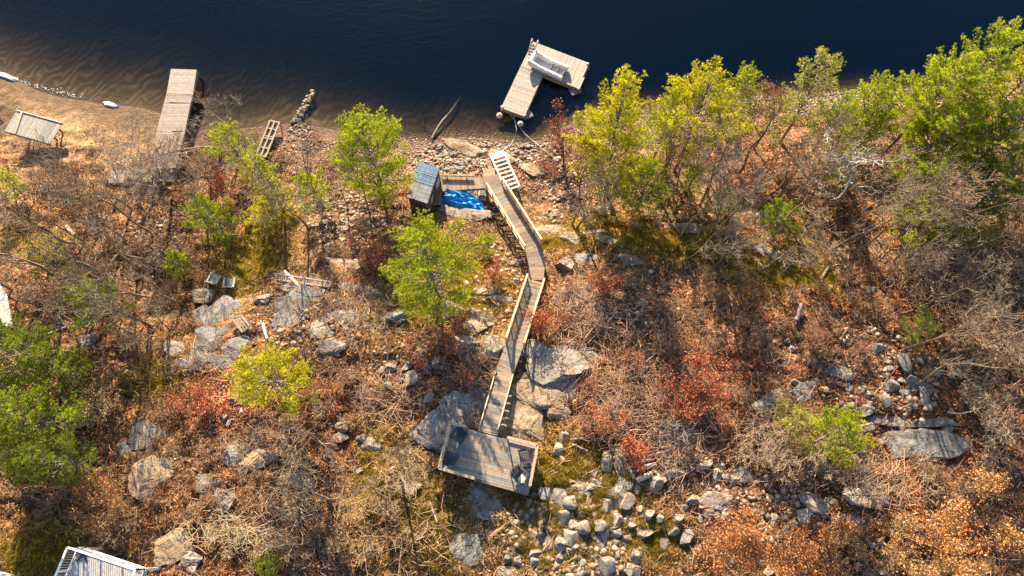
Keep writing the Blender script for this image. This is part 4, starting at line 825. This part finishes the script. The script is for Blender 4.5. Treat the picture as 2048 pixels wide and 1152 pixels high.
for a, b_, w2, h2 in Z6: rock(1500+a/3.27, 800+b_/3.27, w2/2.8, h2/2.8, rnd.uniform(-20, 20), hk=.75, label=('large' if max(w2, h2) > 60 else 'small')+' grey stone among copper leaves near the bottom right of the slope', group=('large' if max(w2, h2) > 60 else 'small')+' stones at the lower right')
def ellp(cx, cy, rx, ry, r=rnd):
    while True:
        a, b_ = r.uniform(-1, 1), r.uniform(-1, 1)
        if a*a+b_*b_ < 1: return cx+a*rx, cy+b_*ry
CL = [
 (12, 600, 285, 0, 0, 0, 0, 'dark wet stone in the short stone groyne jutting into the lake', 'stones of the groyne'),
]
for k in range(40):
    f = k/40; px = 590+(628-590)*f**.9+rnd.uniform(-7, 7)*(1-.5*f); py = 246-(246-176)*f+rnd.uniform(-3, 3); o = rock(px, py, rnd.uniform(6, 11), rnd.uniform(5, 9), rnd.uniform(0, 180), me=rnd.choice(MSR+MS), hk=.9, label='dark reddish stone in the short groyne jutting into the lake', group='stones of the groyne', sink=.1); o.location.z = max(.06, o.location.z)-(.25*(f-.75)*4 if f > .75 else 0)
for (cx, cy, rx, ry, n, s0, s1, lab, grp) in (
 (905,318,45,30,34,7,14,'rounded stone packed on the shore between the shed and the tan hump','shore stones above the walkway'),
 (1080,300,60,14,16,7,15,'round shore stone between the white ramp and the red shrub','shore stones right of the ramp'),
 (1130,395,45,60,20,8,17,'grey boulder scattered right of the upper stairs','stones right of the upper stairs'),
 (690,455,65,30,18,8,16,'stone under the small pines left of the central pine','stones among the small pines'),
 (285,500,45,55,16,7,14,'pale stone on the leafy slope at the left','stones on the left slope'),
 (1255,600,40,50,14,7,14,'bluish stone in the shaded hollow right of the brush pile','stones in the shaded hollow'),
 (1030,545,18,25,9,8,14,'stone beside the stairway bend','stones beside the bend'),
 (640,405,50,18,10,7,13,'pale stone below the slipway frame','stones below the slipway')):
    for i in range(n):
        px, py = ellp(cx, cy, rx, ry); s_ = rnd.uniform(s0, s1); rock(px, py, s_, s_*rnd.uniform(.6, .95), rnd.uniform(-40, 40), me=rnd.choice(MS+MSR), hk=.8, label=lab, group=grp)
# pebbles: far too many to count
def pebbles():
    base = []
    for i in range(5):
        me = rock_mesh(300+i, 1, 7, .05, 1, .1); n = len(me.vertices); V = np.empty(n*3, np.float32); me.vertices.foreach_get('co', V); F = np.array([list(p.vertices) for p in me.polygons]); base.append((V.reshape(-1, 3), F)); bpy.data.meshes.remove(me)
    rs = np.random.RandomState(4); P = []
    def band(x0, x1, n, d0, d1, s0, s1):
        x = rs.uniform(x0, x1, n); y = shore_y(x)-rs.uniform(d0, d1, n); P.append(np.stack([x, y, rs.uniform(s0, s1, n)], 1))
    def ell(cx, cy, rx, ry, n, s0, s1):
        g = gnd(cx, cy); k = mpp(cx, cy); a = rs.uniform(0, 6.28, n); q = np.sqrt(rs.uniform(0, 1, n)); P.append(np.stack([g[0]+np.cos(a)*q*rx*k, g[1]+np.sin(a)*q*ry*k*1.15, rs.uniform(s0, s1, n)], 1))
    band(-15, 50, 4200, -.8, 2.0, .04, .10); band(-20, 4, 1500, 1.5, 5, .05, .13); band(24, 38, 1500, -.5, 2.5, .05, .12)
    for e in ((900,330,75,35,700,.06,.17),(1150,370,60,70,350,.05,.16),(1150,1060,150,90,900,.04,.13),(1150,1070,150,80,420,.1,.24),(1230,960,60,60,60,.1,.22),(1140,380,60,80,110,.1,.25),(1000,560,70,90,120,.1,.25),(1300,600,60,60,60,.1,.2),(840,730,60,50,60,.1,.25),(690,450,80,50,110,.1,.25),(940,310,110,30,260,.09,.22),(1060,310,70,25,120,.09,.2),(620,650,120,50,90,.1,.25),(1750,760,130,100,140,.1,.25),(1560,1020,90,60,90,.1,.25),(280,500,70,80,80,.1,.22),(640,400,90,30,110,.09,.2),(1420,950,80,30,40,.1,.22),(960,1040,40,70,1500,.03,.07),(680,440,90,50,350,.05,.14),(290,490,70,70,250,.04,.12),(1760,740,130,90,350,.05,.14),(1560,1020,100,70,300,.05,.13),(1200,620,100,90,300,.04,.12),(1030,560,40,60,160,.05,.13),(800,740,70,50,160,.05,.13),(460,800,40,60,100,.05,.13),(620,640,110,50,260,.04,.11),(1400,900,300,200,500,.04,.1),(600,900,500,240,700,.04,.1),(1600,600,400,200,500,.04,.1),(600,265,25,20,120,.06,.15),(970,620,30,60,160,.05,.14),(1600,200,200,14,600,.04,.1)): ell(*e)
    P = np.concatenate(P); z = H(P[:, 0], P[:, 1]); P = P[z > -.5]; z = z[z > -.5]; Vs, Fs, Cs = [], [], []; off = 0
    for i, p in enumerate(P):
        V, F = base[i % 5]; a = rs.uniform(0, 6.28); c, s = math.cos(a), math.sin(a); sc = p[2]; v = V*np.array([sc, sc*rs.uniform(.6, 1), sc*.6]); v = np.stack([v[:, 0]*c-v[:, 1]*s+p[0], v[:, 0]*s+v[:, 1]*c+p[1], v[:, 2]+z[i]+sc*.15], 1)
        Vs.append(v); Fs.append(F+off); off += len(v)
    me = fastmesh('pebbles', np.concatenate(Vs), np.concatenate(Fs), None, False)
    b = NB('pebble_stone'); isl = b.n('ShaderNodeNewGeometry').outputs['Random Per Island']; c = b.ramp(isl, [(0, (.07, .045, .035)), (.3, (.15, .10, .075)), (.6, (.24, .17, .13)), (.85, (.32, .25, .2)), (1, (.44, .38, .33))]); m_ = b.done(b.bsdf(c, .85))
    tag(link('pebbles', me, m_), kind='stuff')
pebbles()

# ------------------------------------------------------------------ trees
LIME = (.37, .43, .008); GRN = (.27, .34, .012); DGR = (.15, .21, .014); OLV = (.42, .41, .08); YEL = (.52, .49, .008)
PINES = [(1330,255,90,8,LIME,'slim green pine between the tall pine and the wide yellow green one',.2,.8),(1545,235,90,7,OLV,'thin olive pine left of the sparse olive one',.3,.5),(1670,245,90,7,GRN,'dull green pine right of the sparse olive one',.2,.6),(1790,215,90,8,LIME,'light green pine left of the leaning shore pine',.3,.8),(2010,290,120,10,OLV,'olive pine low at the right edge',.35,.6),(1240,290,160,13,YEL,'tall bright pine standing on the bank right of the floating dock',.12,1.2),(1395,235,185,11,YEL,'wide yellow green pine overhanging the shore',.35,.9),(1470,205,95,8.5,LIME,'narrower green pine right of the wide yellow green one',.3,1),(1290,380,110,6,GRN,'dull green pine in front of the tall bright pine',.1,.8),
 (1628,185,110,10,OLV,'sparse olive pine with upturned tips by the right shore',.35,.6),(1738,228,105,7,LIME,'feathery light green pine above the stony right shore',.2,1),(1885,185,140,12,LIME,'leaning green pine reaching over the lake at right',.45,1),(1970,150,140,13,LIME,'topmost green pine at the upper right over the water',.45,1),(2040,175,120,13,YEL,'yellow green pine at the right edge over the water',.35,.9),
 (1865,295,170,9,LIME,'dense green pine in the clump inland of the right shore',.2,1.1),(1960,280,120,9,GRN,'green pine behind the dense one at the right',.25,1),(2010,375,130,8,DGR,'dark green pine at the right edge of the clump',.2,.9),(1850,385,90,6,GRN,'darker green pine in front of the right clump',.15,.9),(2060,240,90,9,LIME,'green pine cut by the right picture edge',.3,.8),
 (746,320,165,9,LIME,'bushy bright pine left of the shed',.1,1.25),(864,545,195,8.5,LIME,'big spreading pine in the middle left of the stairway',.1,1.35),(545,762,150,7.5,YEL,'bright yellow green young pine alone below the rocks',.1,1.25),
 (466,297,78,5,LIME,'small light pine beside the slipway frame',.25,1.1),(519,352,62,3.5,LIME,'little light green pine below the slipway',.2,1),(548,396,66,3.5,YEL,'little yellow pine left of the bushy bright one',.2,1),(627,383,68,4.5,LIME,'little green pine next to the bushy bright one',.2,1),(535,436,66,3.5,YEL,'low yellow green pine lowest in the small group',.2,.8),(430,440,86,5,GRN,'mid green pine at the left of the small group',.15,1),
 (198,612,96,5,GRN,'small green pine on the left slope',.2,1),(40,715,150,8,DGR,'dark green pine at the left edge',.1,1.2),(110,740,90,6,DGR,'dark pine right of the left edge one',.1,1),(60,845,130,8,GRN,'bushy green pine below the dark ones at left',.15,1.2),(0,900,110,8,LIME,'light green pine cut by the left edge',.15,1),(110,930,100,7,DGR,'deeply shaded pine at the lower left',.1,1),
 (355,530,42,3,GRN,'small sapling pine above the left slope rocks',.2,.9),(970,490,34,2,LIME,'tiny light pine between central pine and stairs',.1,1),(1670,868,104,4.5,LIME,'fluffy light green sapling beside the grey ledges',.1,1.3),(1590,855,80,4,OLV,'olive sapling left of the fluffy light one',.1,.7),
 (1560,438,72,3.5,GRN,'small pine among copper trunks',.2,.9),(1832,445,96,4,LIME,'low spreading pine left of the mossy boulder',.15,.9),(1840,662,56,3,OLV,'small thin pine on the far right slope',.2,.8),(1385,358,44,3.5,LIME,'small pine under the wide yellow green one',.2,1),(1445,410,60,3,OLV,'low olive pine below the copper tree',.2,.8),(1720,262,80,5,LIME,'light pine above the silver dead tree',.3,.8),(535,1135,44,2,DGR,'tiny dark pine at the bottom edge',.1,1),(1670,330,60,4,LIME,'pale green pine left of the silver dead tree',.2,.7),(10,365,40,4,LIME,'small light pine on the beach at the left edge',.2,1),(100,520,70,4,OLV,'thin olive pine on the left bank',.2,.6)]
for i, (px, py, wp, h, co, lab, cb, dn) in enumerate(PINES): pine(1000+i, px, py, wp, h, co, lab, cb, dn)
PALE = (.30, .24, .2); GRT = (.21, .145, .095); DKT = (.12, .08, .05); SIL = (.55, .52, .5)
TR_ = [
 (300,330,150,8,'tall bare grey tree over the landward end of the plank dock',None,0,PALE,.11,(-.1,0),4),(390,330,120,7,'bare tree right of the plank dock end',None,0,GRT,.09,(0,0),4),(20,520,150,8,'bare tree at the left edge above the boardwalk',None,0,GRT,.11,(-.2,0),4),(110,600,120,6,'bare tree left of the small green pine','rust',200,GRT,.08,(-.2,0),4),(330,480,110,6,'thin bare tree on the upper left slope',None,0,DKT,.08,(0,0),4),(1600,330,110,8,'crooked brown tree left of the silver one','brown',500,DKT,.1,(.1,0),4),
 (345,270,190,8,'bare pale tree spreading over the plank dock',None,0,PALE,.12,(-.1,.1),4),(250,320,120,6,'bare grey tree between shelter and plank dock',None,0,PALE,.08,(-.1,0),4),(60,430,170,7,'bare brown tree on the left beach bank','tan',200,DKT,.12,(-.25,.05),4),(440,230,100,5,'thin bare grey tree at the water left of the slipway',None,0,PALE,.06,(0,.1),4),
 (150,370,150,6,'copper leaved oak beside the beach shelter','rust',2600,DKT,.09,(-.1,0),4),(180,430,110,5,'rusty oak below the turquoise chair','rust',1500,DKT,.08,(0,0),4),(432,392,84,4,'deep orange small oak under the small light pine','red',1600,DKT,.07,(0,0),4),
 (1722,312,140,10,'silver bare dead tree leaning up right',None,0,SIL,.16,(.15,.1),4),(1500,265,130,7,'copper oak behind the green shore pines','brown',2600,DKT,.1,(.05,.1),4),(1545,330,130,7,'brown leaved oak on crooked trunks','brown',1500,DKT,.1,(.1,0),4),(1330,330,90,6,'bare tree between the tall pine and the wide one',None,0,GRT,.08,(0,0),4),
 (1128,285,70,6,'thin red leaved tree on the shore right of the dock','red',900,DKT,.06,(0,.1),4),(1172,330,60,8,'slender bare trunk with few red leaves beside the tall pine','red',150,DKT,.07,(0,0),3),(1118,245,44,5,'red leaved twig tree touching the water','red',420,DKT,.05,(0,.1),4),
 (1470,1095,150,5,'rounded bright copper oak at the bottom right','rust',7500,DKT,.08,(0,0),4),(1620,1115,190,3.5,'wide copper shrub thicket at the bottom','rust',6000,DKT,.06,(0,0),4),(1960,1075,210,5,'golden orange oak in the bottom right corner','gold',8000,DKT,.08,(0,0),4),(1840,1120,140,3,'bare and orange shrub left of the golden oak','gold',1600,GRT,.06,(0,0),4),
 (1392,772,130,2.6,'bright red brown shrub in the middle right','red',3600,DKT,.04,(0,0),4),(1272,900,60,2,'small bright red shrub above the log pile','red',1500,DKT,.04,(0,0),4),(1082,645,60,2,'fiery red shrub right of the middle stairs','red',1700,DKT,.04,(0,0),4),(1212,562,60,2,'dark red shrub right of the brush pile','red',1300,DKT,.04,(0,0),4),(400,800,95,2.2,'red shrub left of the bright young pine','red',1900,DKT,.04,(0,0),4),(340,810,70,2,'grey red shrub further left','rust',600,GRT,.04,(0,0),4),(1200,840,90,2,'reddish twiggy shrub right of the deck boulder','red',900,GRT,.04,(0,0),4),(745,510,120,2.4,'dark red shrub at left of the central pine','red',1700,DKT,.04,(0,0),4),(985,545,60,2,'dark red shrub between pine and stairs','red',800,DKT,.04,(0,0),4),(880,665,130,2.2,'red brown thicket below the central pine','red',1900,GRT,.04,(0,0),4),(190,810,120,2.2,'tan shrub right of the shaded pines','tan',1900,GRT,.04,(0,0),4),(190,1000,120,2.5,'rusty shrub above the white railed deck','rust',1700,GRT,.04,(0,0),4),
 (2000,600,170,6,'bare branchy tree at the right edge',None,0,GRT,.07,(.1,.05),4),(1900,560,180,6,'bare fan of branches on the right slope',None,0,GRT,.07,(.1,.05),4),(1830,510,150,5,'bare grey tree below the low spreading pine',None,0,GRT,.06,(.1,.05),4),(1990,700,170,5,'bare tan tree low on the right edge',None,0,GRT,.06,(.1,0),4),(1990,480,140,6,'brown bare tree behind the mossy boulder','brown',300,DKT,.07,(.1,.1),4),(2010,860,150,5,'bare branched tree over the right ledge end',None,0,(.34, .25, .17),.06,(0,0),4),(1960,820,110,4,'pale bare shrub tree at right',None,0,(.34, .25, .17),.05,(0,0),4),
 (1760,965,150,3.5,'bare tan shrub spreading over the grey hump',None,0,(.34, .26, .18),.05,(.1,0),4),(1570,915,160,4,'bare pinkish shrub left of the ledges',None,0,(.34, .24, .18),.05,(0,0),4),(1530,850,120,3,'bare shrub left of the olive sapling',None,0,(.32, .24, .18),.05,(0,0),4),(1270,790,140,2.5,'grey pink bare shrub tangle right of the rock dome',None,0,(.34, .24, .2),.04,(0,0),4),(1160,600,120,2,'grey brush tangle right of the middle stairs',None,0,(.36,.27,.26),.04,(0,0),4),(1340,880,120,1.5,'dense grey brush heap above the stone row',None,0,(.24,.21,.2),.04,(0,0),4),
 (1350,640,150,2.5,'brown twiggy thicket in the middle right slope','brown',900,GRT,.04,(0,0),4),(560,1050,170,3.5,'bare tan shrub at the bottom left of centre',None,0,(.5,.42,.3),.05,(0,0),4),(440,1060,150,3.5,'bare yellowish shrub by the steep boulder',None,0,(.5,.42,.28),.05,(0,0),4),(780,1090,150,3,'bare pale shrub at the bottom centre',None,0,(.34,.26,.18),.05,(0,0),4),(700,760,130,2.2,'bare purple grey shrub right of the young pine',None,0,(.33,.23,.19),.04,(0,0),4),(720,640,120,2.2,'bare grey shrub under the flat rock shelf',None,0,(.34,.28,.26),.04,(0,0),4),(650,340,80,3,'bare pinkish shrub on the shore by the bushy pine',None,0,(.34, .24, .18),.05,(0,0),4),(2035,330,90,8,'bare trunk tree in the right clump',None,0,DKT,.09,(.1,.1),3),(200,560,120,5,'bare twisting tree above the small green pine',None,0,GRT,.07,(-.2,0),4)]
for i, (px, py, wp, h, lab, pal, nl, tw, tk, ln, lv) in enumerate(TR_):
    sh = h <= 3.5; PB[0] = (.5 if sh else (.56 if tw == PALE else .46)) if not nl else .52; tw = tuple(k*(.75 if tw[0] > .29 and sh else 1) for k in tw)
    broad(3000+i, px, py, wp, h, lab, pal, int(nl*.9), tw, tk, 'shrub' if sh else 'tree', 'shrub' if sh else ('oak_tree' if nl else 'bare_tree'), .6, ln, lv, 2, .05 if sh else .3, 'shrubs on the slope' if sh else 'deciduous trees on the slope', .11)
PB[0] = .7
# repeated undergrowth, prototypes then copies
def bush_proto(seed, pal, nl, tw, h=1.3, rr=1.0):
    r = random.Random(seed); rs = np.random.RandomState(seed); SS = []; TT = []
    for k in range(4):
        S, tips = skeleton(r, h*.8, 1.0, 3, .5, .22, .026, 3, 2, .05, (r.uniform(-.8, .8), r.uniform(-.8, .8)), .011); SS.append(S); TT.append(tips)
    S = np.concatenate(SS); T = np.concatenate(TT); e = np.percentile(np.hypot(T[:, 0], T[:, 1]), 92)
    for a in (0, 3): S[:, a:a+2] *= rr/e; S[:, a+2] *= h/T[:, 2].max()
    T = T*np.array([rr/e, rr/e, h/T[:, 2].max()]); t = bpy.data.objects.new('undergrowth_bush', None); V, F = tubes_np(S)
    o = [('stems', fastmesh('stems', V, F, np.array([tw])*rs.uniform(.75, 1.2, (len(V), 1)), True), MT)]
    if nl: P = T[rs.randint(0, len(T), nl)]+rs.normal(0, .09, (nl, 3)); V, F, c = leaves_np(P, .085, rs, OAKP[pal], 1.1); o.append(('leaves', fastmesh('leaves', V, F, c), ML))
    return o
def put_bush(proto, px, py, sc, label, group):
    g = gnd(px, py); t = thing('undergrowth_bush', (g[0], g[1], hz(g[0], g[1])-.05), label, 'bush', group, rnd.uniform(0, 6.28)); t.scale = (sc, sc, sc*rnd.uniform(.7, 1.1))
    for nm, me, mt_ in proto: 
        o = bpy.data.objects.new(nm, me); C.objects.link(o); o.parent = t
        if not me.materials: me.materials.append(mt_)
PR = {'bare': [bush_proto(50+i, None, 0, [(.36, .20, .11), (.30, .16, .10), (.24, .14, .08), (.42, .27, .15)][i]) for i in range(4)], 'rust': [bush_proto(60+i, 'rust', 420, (.28, .2, .15)) for i in range(2)], 'red': [bush_proto(70+i, 'red', 420, (.28, .18, .14)) for i in range(2)], 'brown': [bush_proto(80+i, 'brown', 330, (.26, .2, .15)) for i in range(2)], 'tan': [bush_proto(90, 'tan', 260, (.4, .32, .22))], 'gold': [bush_proto(95, 'gold', 300, (.36, .26, .16))]}
PATCH = [ # cx,cy,rx,ry,kinds,n,scale range,label
 (1400,620,190,90,('bare','brown','rust','brown'),28,.6,1.1,'twiggy bush on the brown slope below the mossy ledge'),
 (1700,640,150,100,('bare','brown','red','rust'),26,.6,1.1,'low bush right of the mossy ledge'),
 (1920,640,130,160,('bare','bare','tan','brown'),30,.7,1.3,'bare tan bush on the far right slope'),
 (1400,750,160,70,('red','bare','rust'),18,.6,1.0,'low bush around the bright red brown shrub'),
 (1230,800,100,60,('bare','red','bare'),16,.6,1.0,'twiggy bush right of the rock slabs'),
 (1600,920,130,60,('bare','bare','tan'),16,.7,1.2,'bare bush near the fluffy green sapling'),
 (1900,960,130,60,('bare','brown','tan'),16,.7,1.2,'bush around the huge dark ledge'),
 (1720,1090,110,50,('rust','gold','bare'),16,.7,1.1,'bush between the two bottom right oaks'),
 (650,1030,230,110,('bare','bare','tan','rust','gold'),46,.6,1.2,'dry bush below left of the timber deck'),
 (640,780,110,110,('bare','red','rust','bare'),26,.6,1.0,'low bush between young pine and lower flight'),
 (330,700,100,130,('bare','brown','rust'),26,.6,1.0,'brown bush on the shadowed left slope'),
 (280,560,140,90,('bare','rust','brown'),22,.6,1.1,'rusty bush on the upper left slope'),
 (200,1010,130,70,('rust','gold','brown','bare'),18,.7,1.1,'orange brown bush above the white railed deck'),
 (420,1010,90,100,('bare','tan','rust'),16,.7,1.1,'bush around the lower left boulders'),
 (290,360,110,60,('bare','rust','bare'),18,.7,1.1,'bush along the plank dock'),
 (620,300,90,30,('bare','rust'),8,.5,.9,'bush on the shore by the stone groyne'),
 (1150,620,60,60,('bare','bare','red'),12,.6,1.0,'brushy bush right of the middle stairs'),
 (1120,340,50,60,('red','rust','bare'),10,.5,.9,'reddish bush right of the white ramp'),
 (700,480,90,60,('red','bare','rust'),12,.5,.9,'reddish bush left of the central pine'),
 (1560,380,160,60,('brown','rust','bare'),10,.6,1.1,'brown bush beneath the copper oaks'),
 (1340,440,130,40,('rust','gold'),8,.5,.8,'orange bush beneath the tall bright pine'),
 (900,750,90,40,('bare','red'),10,.5,.9,'low bush above the blue grey slabs'),
 (1880,330,150,50,('bare','tan'),12,.6,1.1,'bush under the right pine clump')]
for (cx, cy, rx, ry, kinds, n, s0, s1, lab) in PATCH:
    kk = [k for k in kinds if k != 'bare' or rnd.random() < .5] or kinds
    for i in range(int(n*.55)):
        px, py = ellp(cx, cy, rx, ry); k = rnd.choice(kinds if i % 4 == 0 else kk); lb = {'bare': 'leafless', 'rust': 'rust leaved', 'red': 'red leaved', 'brown': 'brown leaved', 'tan': 'straw leaved', 'gold': 'gold leaved'}[k]+' '+(lab[4:] if lab[:4] == 'low ' else lab).replace('bare ', '').replace('rusty ', '').replace('brown bush', 'bush').replace('reddish ', '')
        sc_ = rnd.uniform(s0, s1); lb = ('big ' if sc_ > (s0+s1)/2 else 'small ')+lb+(', left side' if px < cx else ', right side'); put_bush(rnd.choice(PR[k]), px, py, sc_, lb, lb.replace('bush', 'bushes', 1))
def sapling_proto(seed):
    r = random.Random(seed); S, tips = skeleton(r, 5.6, .7, 3, .8, .10, .085, 7, 1, .45, (0, 0), .010); V, F = tubes_np(S)
    return [('trunk', fastmesh('trunk', V, F, np.array([(.2, .15, .11)])*np.ones((len(V), 1)), True), MT)]
PB[0] = .85; SP = [sapling_proto(40+i) for i in range(6)]
for cx, cy, rx, ry, n, lab in ((1480,400,200,50,16,'thin bare sapling among the copper oaks near the right shore'),(1450,520,160,60,8,'thin bare sapling on the golden slope below the shore pines'),(1800,500,160,80,14,'thin bare sapling on the upper right slope'),(280,480,150,80,16,'thin bare sapling on the upper left slope'),(300,640,120,60,10,'thin bare sapling above the long cracked ledge'),(640,430,110,50,8,'thin bare sapling among the small pines'),(720,950,150,80,7,'thin bare sapling on the slope left of the timber deck'),(1850,700,130,80,8,'thin bare sapling right of the stony patch'),(1180,430,50,60,4,'thin bare sapling left of the tall bright pine')):
    for i in range(n):
        px, py = ellp(cx, cy, rx, ry); g = gnd(px, py); sc = rnd.uniform(.7, 1.35); lb = ('tall ' if sc > 1.02 else 'short ')+lab+(', left side' if px < cx else ', right side'); t = thing('bare_sapling', (g[0], g[1], hz(g[0], g[1])-.05), lb, 'sapling', lb.replace('thin bare sapling', 'saplings'), rnd.uniform(0, 6.28)); t.scale = (sc, sc, sc)
        for nm, me, mt_ in rnd.choice(SP):
            o = bpy.data.objects.new(nm, me); C.objects.link(o); o.parent = t
            if not me.materials: me.materials.append(mt_)
# thin broken foam line where the waves reach the beach
m = MB(); fx = random.Random(3)
for k in range(260):
    x = _sp[2][0]+fx.random()**1.3*(_sp[5][0]-_sp[2][0])*1.05-2; y = shore_y(x)+fx.gauss(.15, .12); rr = fx.uniform(.012, .04); a = [fx.uniform(.6, 1.2) for _ in range(7)]
    m.add([(x+math.cos(i*.9)*rr*a[i]*1.8, y+math.sin(i*.9)*rr*a[i], max(.02, hz(x, y)+.03)) for i in range(7)]+[(x, y, max(.04, hz(x, y)+.07))], [(i, (i+1) % 7, 7) for i in range(7)], (.75, .77, .8))
tag(m.build('foam_line', MP), kind='stuff')
# ------------------------------------------------------------------ leaf litter, twigs, grass
_ST = [([A0, B0], .75), ([A1, B1], .75), ([A2, B2], .75), ([A3, B3], .8)]
def blocked(x, y):
    k = np.zeros(x.shape, bool)
    for (A, B), wd in _ST:
        e = (B-A)[:2]; u = np.clip(((x-A[0])*e[0]+(y-A[1])*e[1])/(e@e), 0, 1); k |= np.hypot(x-A[0]-u*e[0], y-A[1]-u*e[1]) < wd
    return k
def nrm_at(x, y): e = .15; gx = (H(x+e, y)-H(x-e, y))/(2*e); gy = (H(x, y+e)-H(x, y-e))/(2*e); return gx, gy
def litter(n, seed):
    rs = np.random.RandomState(seed); x = rs.uniform(-44, 46, n); y = rs.uniform(-3.5, 44, n); d = shore_y(x)-y
    den = np.clip(.5+2.8*fbm(x*.35, y*.35, 77, 4)+1.6*fbm(x*1.6, y*1.6, 79, 3), .03, 1)*sm(d, 1.2, 4)*(1-(1-sm(x, -30, -22))*(1-sm(d, 5, 11))*.85)
    k = (rs.uniform(0, 1, n) < den) & (np.abs(x) < 34+y*.36); x = x[k]; y = y[k]; z = H(x, y)+rs.uniform(.01, .09, len(x)); P = np.stack([x, y, z], 1)
    V, F, c = leaves_np(P, .12, rs, [(.31, .115, .038), (.40, .165, .055), (.22, .075, .03), (.11, .045, .022), (.06, .03, .016), (.46, .25, .11), (.56, .38, .22), (.31, .17, .07)], .55, .35)
    t = np.clip(.5+3*fbm(x*.11+5, y*.13, 91, 3), 0, 1)[:, None]; tt = (np.array([[1.22, .88, .8]])*t+np.array([[1.0, 1.08, 1.0]])*(1-t)); tt = tt*np.clip(.78+2.8*fbm(x*.5, y*.5, 61, 4), .28, 1.4)[:, None]
    for px, py, rx, ry in ((1350,480,230,60),(1480,560,120,60),(500,510,130,60),(1180,960,120,80),(1230,450,120,40),(800,920,60,120),(480,1080,80,60),(1620,420,140,60),(1760,470,120,50),(560,440,60,40),(1960,1080,140,60)):  # gold leaf tone and the slope's warm sunlight, both put into the colour
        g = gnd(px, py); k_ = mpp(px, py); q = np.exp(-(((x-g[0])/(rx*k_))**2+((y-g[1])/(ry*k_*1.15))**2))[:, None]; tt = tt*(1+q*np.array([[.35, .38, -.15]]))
    for px, py, rx, ry in ((1080,640,60,60),(1400,770,120,70),(1250,850,90,70),(760,500,90,60),(1150,380,60,80),(850,680,140,50),(420,800,110,50),(1650,640,120,90),(1300,570,120,60)):
        g = gnd(px, py); k_ = mpp(px, py); q = np.exp(-(((x-g[0])/(rx*k_))**2+((y-g[1])/(ry*k_*1.15))**2))[:, None]; tt = tt*(1+q*np.array([[.15, -.28, -.2]]))
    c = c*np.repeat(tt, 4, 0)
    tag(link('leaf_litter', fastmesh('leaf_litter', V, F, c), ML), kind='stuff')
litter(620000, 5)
def twigs(n, seed):
    rs = np.random.RandomState(seed); x = rs.uniform(-42, 44, n); y = rs.uniform(-3, 32, n); X_ = [x]; Y_ = [y]
    for px, py, rx, ry, m_ in ((1160,600,60,45,1500),(1340,880,70,55,2600),(1240,790,80,60,1400),(900,680,70,45,900),(1220,850,50,40,900),(690,600,90,50,1100),(780,800,60,50,700),(1180,660,70,40,700),(1300,700,120,80,1200),(960,730,40,40,400),(650,330,90,40,600),(1580,880,110,70,1500),(1880,560,140,90,1700),(1760,960,110,50,1100),(560,1060,170,80,1800),(850,1060,60,50,400)):
        g = gnd(px, py); k = mpp(px, py); X_.append(g[0]+rs.normal(0, .5, m_)*rx*k); Y_.append(g[1]+rs.normal(0, .5, m_)*ry*k*1.15)
    X_ = X_[:1]+[k[::3] for k in X_[1:]]; Y_ = Y_[:1]+[k[::3] for k in Y_[1:]]; x = np.concatenate(X_); y = np.concatenate(Y_); n = len(x); d = shore_y(x)-y; den = np.clip(.35+2.6*fbm(x*.3+9, y*.3, 55, 3), .04, 1)*sm(d, 1.5, 4); den[len(X_[0]):] = 1; pile = np.zeros(n); pile[len(X_[0]):] = .3
    k = (rs.uniform(0, 1, n) < den) & ~blocked(x, y); x = x[k]; y = y[k]; pile = pile[k]; m_ = len(x); a = rs.uniform(0, 6.28, m_); L = rs.gamma(2, .22, m_)+.15+pile
    x1 = x+np.cos(a)*L; y1 = y+np.sin(a)*L; z0 = H(x, y)+rs.uniform(.03, .2, m_)+pile*rs.uniform(0, 1, m_); z1 = H(x1, y1)+rs.uniform(.03, .3, m_)+pile*rs.uniform(0, 1, m_); xm = (x+x1)/2+rs.normal(0, .06, m_); ym = (y+y1)/2+rs.normal(0, .06, m_); zm = (z0+z1)/2+.03; r = rs.uniform(.007, .02, m_)*np.minimum(1.4, L+.3)
    S = np.concatenate([np.stack([x, y, z0, xm, ym, zm, r, r*.8], 1), np.stack([xm, ym, zm, x1, y1, z1, r*.8, r*.4], 1)]); V, F = tubes_np(S); c = np.array([(.46, .29, .20)])*np.repeat(rs.uniform(.2, 1.3, (len(S), 1)), 8, 0); tag(link('fallen_twigs', fastmesh('fallen_twigs', V, F, c), MT), kind='stuff')
twigs(34000, 6)
def grass(seed):
    rs = np.random.RandomState(seed); P = []
    for (px, py, rx, ry, s, *_) in MOSS:
        g = gnd(px, py); k = mpp(px, py); n = int(rx*ry*.5*s); a = rs.normal(0, .5, (n, 2)); P.append(np.stack([g[0]+a[:, 0]*rx*k, g[1]+a[:, 1]*ry*k*1.1], 1))
    n = 5000; P.append(np.stack([rs.uniform(-40, 42, n), rs.uniform(-3, 27, n)], 1)); P = np.concatenate(P); k = (shore_y(P[:, 0])-P[:, 1] > 2) & ~blocked(P[:, 0], P[:, 1]); P = P[k]; P = np.stack([P[:, 0], P[:, 1], H(P[:, 0], P[:, 1])], 1)
    V, F, c = needles_np(P, np.tile([0, 0, 1.], (len(P), 1)), .26, rs, (.36, .27, .04), 9, .014); tag(link('dry_grass', fastmesh('dry_grass', V, F, c), MN), kind='stuff')
grass(8)
